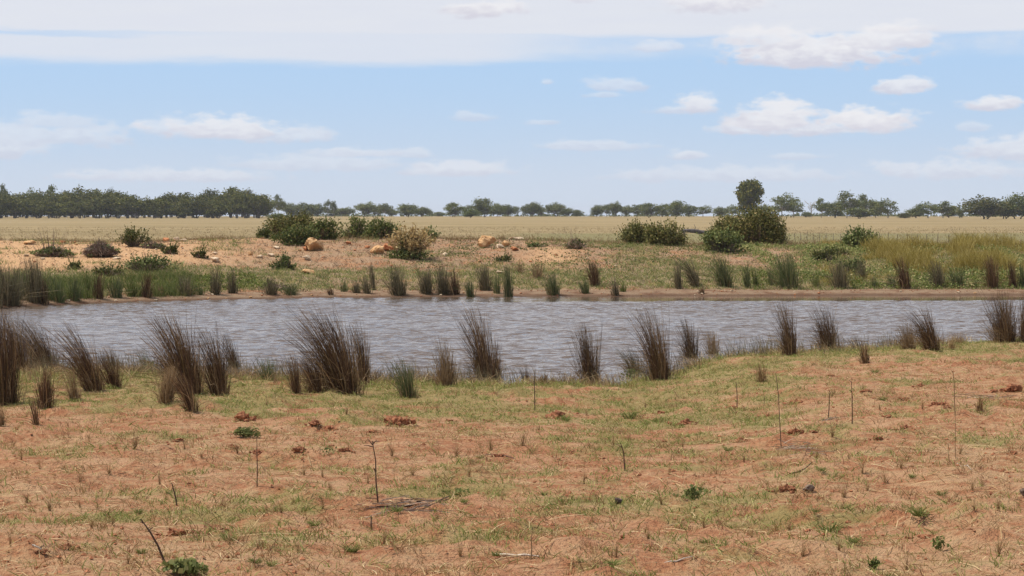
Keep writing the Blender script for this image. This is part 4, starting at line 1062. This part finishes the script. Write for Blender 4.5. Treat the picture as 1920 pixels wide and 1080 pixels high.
stuff('bank_straw', [blades(x[k], y[k], 4, .03, .13, .015, .06, .9, segs=1)], 'litter', 'dry grass and litter covering the far bank', 'grass')
k = (y > yf + .1) & (SR.random(len(x)) < .14); s = .008 + .03 * SR.random(int(k.sum())) ** 3
stuff('bank_crumbs', [pebbles(x[k], y[k], height(x[k], y[k]) + s * .3, s)], 'clod', 'crumbs of soil and gravel on the far bank', 'soil')
xs, ys = sample_far(26000); f = fbm(xs, ys, 1.3, 3, 71); u_ = xs / ys * FPX + 960
k = (f > .55) & (ys > shore_far(xs) + 6) & (u_ > 780); n = int(k.sum())
Pn = np.stack([xs[k], ys[k], height(xs[k], ys[k]) + .03], 1)
Pn = np.repeat(Pn, 3, 0) + SR.normal(0, .06, (n * 3, 3)) * [1, 1, .35]
stuff('bank_saltbush', [leafquads(Pn, SR.uniform(.03, .065, n * 3), SR, 1.2, up=((0, 0, 1), .3))], 'bush_grey', 'flat grey-green herbs scattered over the right slope of the far bank', 'plants')
# lush green belt on the left far shore
y = SR.uniform(61, 71, 9000); x = y * SR.uniform(-.262, -.150, 9000); s_ = y - shore_far(x)
k = (s_ > .9) & (s_ < 6.5) & (fbm(x, y, 1.5, 3, 90) + .3 * SR.random(9000) > .58); x, y = x[k], y[k]
stuff('green_reed_belt', [blades(x, y, 8, .12, .46, .016, .13, .38)], 'rush_fargreen', 'belt of lush green reeds along the left far shore', 'reeds')
# tall yellow seeding grass on the right crest
def ygrass(u0, u1, n, hlo, hhi, y0, y1):
    y = SR.uniform(y0, y1, n); u = SR.uniform(u0, u1, n); x = (u - 960) / FPX * y
    q = fbm(x * 1.0, y * .7, 1.5, 3, 81); f = (q + .10 * SR.random(n)) > .58
    parts = []
    for lo, hi, sc in ((0, .56, .55), (.56, .62, 1.0), (.62, 1, 1.3)):
        g_ = f & (q >= lo) & (q < hi)
        if g_.any(): parts.append(blades(x[g_], y[g_], 8, hlo * sc, hhi * sc, .013, .10, .34))
    vv, ff = merge(parts); return vv, ff[0]
stuff('yellow_grass', [ygrass(1620, 1750, 2600, .18, .52, 75, 86), ygrass(1795, 1900, 2600, .2, .62, 75, 87), ygrass(1540, 1960, 4200, .08, .28, 71, 90)], 'yellow_grass', 'tall yellow-green seeding grass on the right of the far bank', 'grass')
# sparse stems along the crest and dry pasture grass behind
y = SR.uniform(85, 93, 4200); x = y * SR.uniform(-.26, .26, 4200)
stuff('crest_grass', [blades(x, y, 5, .05, .28, .014, .09, .4)], 'pasture', 'thin dry grass along the crest of the far bank', 'grass')
y = 112 + 300 * SR.random(13000) ** 1.5; x = y * SR.uniform(-.26, .26, 13000)
stuff('pasture_grass', [blades(x, y, 3, .08, .26, .05, .25, .5, segs=1)], 'pasture', 'dry stubble grass of the pasture', 'grass')
x, y = SR.uniform(9, 23, 14000), SR.uniform(70, 86, 14000); f = fbm(x, y, 1.2, 3, 95); k = (f > .56) & (np.abs(x / y) < .25); n = int(k.sum())
Pn = np.repeat(np.stack([x[k], y[k], height(x[k], y[k]) + .07], 1), 5, 0) + SR.normal(0, .09, (n * 5, 3)) * [1, 1, .8]
stuff('slope_weeds', [leafquads(Pn, SR.uniform(.03, .07, n * 5), SR, 1.3, up=((0, 0, 1), .3))], 'grass_far', 'low rounded weeds between the yellow grass on the right slope', 'plants')
# litter and stems drifted against the near water line
# ------------------------------------------------------------------ single plants in the foreground
TUFTS = []
for s in range(6):
    r = np.random.default_rng(300 + s); n = 34
    B, C, T = rush_mesh(n, .10, .22, r.normal(0, .03), r, .005, tight=.3)
    T[:, :2] += r.normal(0, .04, (n, 2))
    TUFTS.append(make_mesh('grass_tuft', *merge([ribbons(B, C, T, .0055, .003, 3, r)]), M['tuft_brown']))
LM = {'straight dark stalk by the widest clod': (1003, 740), 'branched bare stalk': (705, 885), 'very tall thin stalk': (1460, 770), 'bleached white stick': (968, 1046), 'dark dung lump': (1160, 942),
      'grey-green leafy weed': (1298, 930), 'broad-leaved weed': (352, 1070), 'dense round herb': (464, 812), 'slanting brown stalk': (288, 1015), 'upright green weed at lower right': (1765, 1025),
      'dark stalk with bent tip': (1597, 756), 'grey crumbly chunk': (1516, 918), 'small dried weed at the bottom': (1640, 1062), 'crooked forked stalk': (1169, 862), 'short pale stick': (66, 1036), 'small dark tuft near the right edge': (1838, 765)}
ORD = ['nearest', 'second nearest', 'third nearest', 'fourth nearest', 'fifth nearest', 'sixth nearest', 'seventh nearest', 'eighth nearest', 'ninth nearest']
def place_labels(pts, base):
    cell = {}
    for i, p in enumerate(pts):
        nm, q = min(LM.items(), key=lambda kv: math.hypot(p[0] - kv[1][0], (p[1] - kv[1][1]) * 1.5))
        dx, dy = p[0] - q[0], (p[1] - q[1]) * 1.5
        way = ('left of' if dx < 0 else 'right of') if abs(dx) > abs(dy) else ('beyond' if dy < 0 else 'in front of')
        cell.setdefault((way, nm), []).append((math.hypot(dx, dy), i))
    out = {}
    for (way, nm), L in cell.items():
        for k, (_, i) in enumerate(sorted(L)): out[i] = '%s %s %s the %s' % (base, ORD[k], way, nm) if len(L) > 1 else '%s %s the %s' % (base, way, nm)
    return out
tl = [(253,838,30),(40,862,24),(150,905,22),(205,892,24),(50,945,26),(93,958,26),(150,952,18),(183,955,22),(172,992,26),(213,988,30),(300,908,22),(378,862,16),(445,850,18),(570,892,20),(605,895,20),(528,964,26),(605,957,26),(620,922,24),(430,1022,26),(20,1022,22),(735,857,24),(773,892,24),(857,856,30),(921,845,36),(980,836,30),(1095,908,24),(880,892,22),(1150,838,22),(1182,832,26),(1240,948,18),(862,1042,30),(1112,1042,24),(1155,1052,26),(942,938,18),(1280,838,20),(1560,818,26),(1617,892,30),(1660,908,34),(1626,922,22),(1582,934,34),(1455,930,20),(1800,852,22),(1592,862,16),(1531,862,16),(1505,1045,36),(1573,1035,24),(1700,1070,34),(1822,922,28),(1842,912,22),(1872,955,30),(1826,962,22),(1872,1045,36),(1395,866,18),(1352,864,18),(1690,880,22),(1480,1000,22),(1320,990,22),(1410,1010,24),(720,1020,28),(560,1040,26),(240,1060,26),(1020,985,18),(820,975,20),(1215,1010,22),(1255,890,18),(690,905,16),(345,845,18),(75,880,20),(1100,780,14),(1210,765,14),(1730,765,16),(1650,770,14),(820,770,14),(1560,745,14),(500,760,16),(650,780,16)]
rr = random.Random(17)
LB = place_labels(tl, 'brown stubble tuft')
for i_, (u, v, h) in enumerate(tl):
    x, y, z = ground_at(u, v, 'near'); k = h * 1.1 * S(y) / .22
    o = link('grass_tuft', TUFTS[rr.randrange(6)], None, (x, y, z), rr.uniform(0, 6.28), (k * .9, k * .9, k))
    tag(o, LB[i_], 'grass tuft', 'brown stubble tufts on the near paddock')
GT = []
for s in range(4):
    r = np.random.default_rng(400 + s); n = 90; a = r.uniform(0, 6.28, n); q = r.random(n)
    B = np.stack([np.cos(a) * q * .05, np.sin(a) * q * .05, np.zeros(n)], 1)
    T = B + np.stack([np.cos(a) * r.uniform(.02, .11, n), np.sin(a) * r.uniform(.02, .11, n), r.uniform(.02, .09, n)], 1); C = (B + T) / 2 + [0, 0, .03]
    GT.append(make_mesh('green_tuft', *merge([ribbons(B, C, T, .006, .003, 2, r)]), M['grass_tuft_green']))
gl = [(1725,982,70),(1555,1000,70),(1365,846,30),(745,962,40),(835,925,30),(870,945,30),(940,932,26),(480,1060,40),(590,990,40),(1540,885,28),(1640,700,24),(1180,785,50),(1235,792,40),(1655,752,24),(1600,1020,40),(1320,1020,30),(1150,1060,40),(430,1015,50),(265,1040,36),(510,1062,40),(660,1035,50),(1765,930,30),(1020,930,24),(930,1045,34),(1060,790,36),(60,700,30),(1530,965,30),(900,860,24),(1710,900,26),(260,965,30)]
LB = place_labels(gl, 'low green grass tuft')
for i_, (u, v, w) in enumerate(gl):
    x, y, z = ground_at(u, v, 'near'); k = w * S(y) / .26
    o = link('green_grass_tuft', GT[rr.randrange(4)], None, (x, y, z), rr.uniform(0, 6.28), (k, k, k * .9))
    tag(o, LB[i_], 'grass tuft', 'fresh green tufts on the near paddock')
# leafy plants
def leafy(u, v, w, h, mat, label, n=260, ls=.022):
    r = np.random.default_rng(int(u)); x, y, z = ground_at(u, v, 'near'); k = S(y)
    Pt = dome_pts(n, w * k, h * k * .95, r, 9)
    o = link('leafy_plant', None, None, (x, y, z)); tag(o, label, 'plant')
    link('leaves', make_mesh('leaves', *merge([leafquads(Pt, r.uniform(.6, 1.3, len(Pt)) * ls, r, 1.3, up=((0, 0, 1), .25))]), M[mat]), o)
    T = Pt[::12]; link('stems', make_mesh('stems', *merge([ribbons(T * [.1, .1, 0], T * [.5, .5, .6], T, .004, .003, 2, r)]), M['rush_green']), o)
leafy(462, 821, 46, 20, 'weed', 'dense round green herb on the red soil at left, behind the straight thin stalk', 900, .016)
leafy(352, 1078, 74, 26, 'weed', 'broad-leaved green weed at the bottom edge, lower left', 260, .032)
leafy(1298, 938, 46, 26, 'weed', 'grey-green leafy weed on bare soil right of the bottom centre', 240, .024)
leafy(1765, 1035, 34, 30, 'weed', 'upright green weed near the bottom right', 200, .02)
leafy(870, 932, 28, 16, 'weed', 'little dark green weed below the centre of the foreground', 120, .018)
leafy(1638, 833, 18, 16, 'weed', 'tiny dark green weed near the upright stalks at the right', 90, .016)
leafy(620, 862, 24, 22, 'weed', 'tiny grey-green weed left of the branched stalk', 120, .016)
leafy(1640, 1070, 20, 22, 'bush_dark', 'small dark dried weed at the bottom right', 140, .014)
leafy(280, 700, 34, 22, 'weed', 'bright green leafy weed at the water edge beside the wind-swept rushes', 300, .03)
leafy(1185, 712, 40, 22, 'weed', 'bright green leafy patch at the foot of the low greenish-brown rushes', 320, .03)
# bare stalks
def stalk(u, vb, ut, vt, label, branches=(), th=.006, mat='stalk'):
    x, y, z = ground_at(u, vb, 'near'); k = S(y); dx = (ut - u) * k; h = (vb - vt) * k; r = np.random.default_rng(int(u))
    pth = [[0, 0, -.02], [dx * .3 + r.normal(0, .003), r.normal(0, .01), h * .35], [dx * .65 + r.normal(0, .004), r.normal(0, .01), h * .7], [dx, 0, h]]
    o = link('weed_stalk', None, None, (x, y, z)); tag(o, label, 'stalk')
    link('stem', make_mesh('stem', *merge([tube(pth, [th, th * .85, th * .7, th * .45], 5)]), M[mat]), o)
    for (f, bx, bz) in branches:
        b = np.array([dx * f, 0, h * f]); e = b + np.array([bx * k, r.normal(0, .02), bz * k])
        link('twig', make_mesh('twig', *merge([tube([b, (b + e) / 2 + [0, 0, .004], e], [th * .6, th * .5, th * .3], 4)]), M[mat]), o)
stalk(1003, 770, 1003, 694, 'straight dark stalk standing up to the water just right of the centre clump')
stalk(709, 942, 698, 826, 'bare stalk with a forked twiggy top left of centre in the foreground', ((.93, -10, 12), (.93, 8, 10), (.97, 14, 3), (.9, -16, 4), (.5, -3, 8)), .006)
stalk(1598, 796, 1596, 716, 'straight dark stalk with a bent tip, right of the thinner one', ((.97, -4, 4), (.75, -5, 3)))
stalk(1553, 784, 1556, 733, 'short thin stalk left of the straight dark one')
stalk(1465, 838, 1454, 700, 'very tall thin curving stalk above the heap of grey twigs', th=.0045)
stalk(1791, 782, 1786, 698, 'greenish-brown stalk at the right, beside a soil clod', ((.8, 3, 4), (.95, -3, 4)), mat='tan_stems')
stalk(1382, 762, 1380, 718, 'short dark stalk rising beside a turned clod, right of centre')
stalk(1172, 884, 1166, 838, 'crooked stalk with small fork in the middle foreground', ((.95, -12, 6), (.95, -4, 10)))
stalk(482, 912, 482, 818, 'thin upright stalk below the dense round herb', th=.0045)
stalk(332, 946, 322, 905, 'short dark stub of a stalk at left in the foreground')
stalk(310, 1052, 264, 974, 'slanting brown stalk leaning left near the bottom left', ((.9, -6, 2), (.7, 8, 6)), .007)
stalk(995, 1048, 998, 996, 'green-brown stalk standing by the white stick', mat='tan_stems', th=.005)
stalk(1792, 862, 1790, 775, 'faint thin tan stalk below the greenish-brown one', mat='tan_stems', th=.0035)
stalk(697, 992, 696, 968, 'tiny stub of a stalk below the branched one')
stalk(1432, 763, 1434, 742, 'tiny stub between two clods right of centre', th=.004)
stalk(1780, 866, 1778, 835, 'pale dry straw stalk leaning near the right', mat='straw', th=.005)
stalk(1530, 690, 1528, 660, 'pale upright straw by the pair of rush clumps', mat='straw', th=.005)
# sticks lying about
def stick(u0, v0, u1, v1, th, mat, label, name='stick'):
    a = np.array(ground_at(u0, v0, 'near')); b = np.array(ground_at(u1, v1, 'near')); r = np.random.default_rng(int(u0))
    m_ = (a + b) / 2 + [*r.normal(0, .01, 2), 0]
    pts = np.array([a, a * .7 + b * .3, m_, a * .3 + b * .7, b]); pts[:, 2] = height(pts[:, 0], pts[:, 1]) + th * .9 + .004
    o = link(name, make_mesh(name, *merge([tube(pts - a, [th * .7, th, th, th * .9, th * .5], 6)]), M[mat]), None, tuple(a)); tag(o, label, 'stick')
stick(924, 1043, 1011, 1048, .0075, 'white_wood', 'bleached white stick lying at the bottom centre')
stick(782, 944, 842, 934, .007, 'stalk', 'dark thin stick pointing right, right of the branched stalk')
stick(682, 960, 780, 950, .005, 'stalk', 'brown twig lying among litter at the foot of the branched stalk')
stick(1480, 892, 1522, 872, .006, 'stalk', 'brown stick raised on the bare soil at right of centre')
stick(60, 1034, 78, 1039, .006, 'white_wood', 'short pale stick beside the turned soil at bottom left')
stick(910, 855, 966, 862, .006, 'stalk', 'dark twig in front of a clod in the middle of the foreground')
stick(880, 972, 930, 972, .004, 'straw', 'pale straw stick lying flat below centre')
stick(1795, 872, 1822, 885, .005, 'white_wood', 'pale stick lying near the right edge')
stick(1240, 1060, 1300, 1046, .004, 'white_wood', 'faint pale stick at the bottom right of centre')
# heap of grey twigs
def twig_heap(u, v, w, label, n=70, mat='grey_twig'):
    r = np.random.default_rng(int(u)); x, y, z = ground_at(u, v, 'near'); k = S(y) * w
    c_ = r.normal(0, .28, (n, 2)) * [k, k * 1.6]; a = r.normal(0, .5, n); L = r.uniform(.05, .22, n)
    X_, Y_ = x + c_[:, 0], y + c_[:, 1]; X2, Y2 = X_ + np.cos(a) * L, Y_ + np.sin(a) * L
    B = np.stack([X_, Y_, height(X_, Y_) + r.uniform(0, .02, n)], 1); T = np.stack([X2, Y2, height(X2, Y2) + r.uniform(0, .03, n)], 1)
    o = link('twig_heap', make_mesh('twig_heap', *merge([ribbons(B - [x, y, z], (B + T) / 2 - [x, y, z - .01], T - [x, y, z], .006, .004, 2, r, flat=.5)]), M[mat]), None, (x, y, z)); tag(o, label, 'twigs')
twig_heap(1490, 842, 80, 'loose heap of grey-brown twigs at the foot of the very tall thin stalk', 60)
twig_heap(735, 955, 120, 'litter of brown twigs round the foot of the branched stalk', 130, 'twig')
twig_heap(1835, 745, 90, 'thin grey twigs lying below the turned earth near the right edge', 36)
twig_heap(1550, 790, 34, 'few grey-brown twigs at the foot of the short thin stalk', 16)
# turned clods of earth
CLODS = []
for s in range(7):
    r = np.random.default_rng(700 + s); parts = []
    for q in range(11):
        big_ = q < 2
        co, F = rock_mesh(800 + s * 20 + q, .6, 5, 3 if big_ else 2)
        rough = (fbm(co[:, 0] * 3 + q, co[:, 1] * 3 + co[:, 2] * 4, .3, 3, s) - .5)
        co = co * (1 + rough[:, None] * .9)
        sc = np.array([.55, .5, .30]) * r.uniform(.7, 1.1, 3) if big_ else np.array([.17, .17, .13]) * r.uniform(.5, 1.4, 3)
        off = np.array([r.normal(0, .12 if big_ else .33), r.normal(0, .12 if big_ else .28), -.05 if big_ else -.02])
        parts.append((co * sc + off, F))
    CLODS.append(make_mesh('earth_clod', *merge(parts), M['clod'], smooth=False))
cl = [(1045,786,70),(590,797,36),(620,808,40),(745,800,56),(909,791,24),(454,790,60),(332,830,36),(433,841,36),(485,852,30),(563,851,36),(617,838,20),(134,855,22),(353,908,14),(324,1004,60),(390,1004,24),(419,998,32),(123,1034,66),(77,1034,26),(939,858,36),(1238,776,30),(1073,851,30),(650,846,32),(1011,952,28),(1370,765,26),(1495,757,36),(1440,781,26),(1491,814,36),(1389,828,30),(1528,809,18),(1695,752,32),(1767,765,40),(1727,725,26),(1896,736,60),(1860,736,30),(1667,784,26),(1646,826,34),(1700,804,40),(1477,921,50),(1741,1008,32),(1702,1012,26),(1899,853,28),(1716,876,22),(1287,796,46),(1560,706,22),(1130,862,20),(1820,1000,18),(1245,830,20),(840,790,24),(1880,885,24),(1620,735,22),(705,812,34)]
LB = place_labels(cl, 'red clod')
for i_, (u, v, w) in enumerate(cl):
    x, y, z = ground_at(u, v, 'near'); k = w * S(y) * 1.05
    o = link('earth_clod', CLODS[rr.randrange(7)], None, (x, y + k * .2, z - .01), rr.uniform(0, 6.28), (k, k * 1.1, k * rr.uniform(.75, 1.15)))
    tag(o, {0: 'widest turned lump of red earth at the foot of the straight dark stalk', 16: 'broad dark hole-and-clod of turned red earth at the bottom left', 32: 'largest heap of turned earth near the right edge'}.get(i_, LB[i_]), 'earth clod', 'turned clods of red earth')
o = None
x, y, z = ground_at(1160, 946, 'near'); o = link('dung_pellet', make_mesh('dung_pellet', *(lambda q: (q[0] * [.055, .05, .045], [q[1]]))(rock_mesh(905, .8, 4, 3)), M['dung'], smooth=True), None, (x, y, z)); tag(o, 'dark round dung lump on bare soil right of the bottom centre', 'dung')
x, y, z = ground_at(1516, 922, 'near'); o = link('bark_chunk', make_mesh('bark_chunk', *(lambda q: (q[0] * [.09, .07, .05], [q[1]]))(rock_mesh(911, .6, 9, 3)), M['bone']), None, (x, y, z)); tag(o, 'grey crumbly chunk at the right end of the dug soil right of centre', 'chunk')
x, y, z = ground_at(1920, 932, 'near'); o = link('grey_stone', make_mesh('grey_stone', *(lambda q: (q[0] * [.06, .06, .06], [q[1]]))(rock_mesh(913, .8, 9, 3)), M['bone']), None, (x, y, z)); tag(o, 'grey stone at the right edge of the foreground', 'stone')

# ------------------------------------------------------------------ haze over the paddock
HAZE = 0.00009
m, t = new_mat('pale_air')
vp = t.node('ShaderNodeVolumePrincipled', None, Density=HAZE); vp.inputs['Color'].default_value = (.86, .90, .98, 1)
o_ = t.node('ShaderNodeOutputMaterial'); t.l.new(vp.outputs[0], o_.inputs['Volume'])
bx = np.array([[a, b, c_] for c_ in (-8, 22) for b in (-70, 7100) for a in (-3200, 3200)], float)
F = np.array([[0, 2, 3, 1], [4, 5, 7, 6], [0, 1, 5, 4], [2, 6, 7, 3], [0, 4, 6, 2], [1, 3, 7, 5]])
tag(link('haze', make_mesh('haze', bx, [F], m)), 'thin pale haze over the paddock', None, kind='stuff')
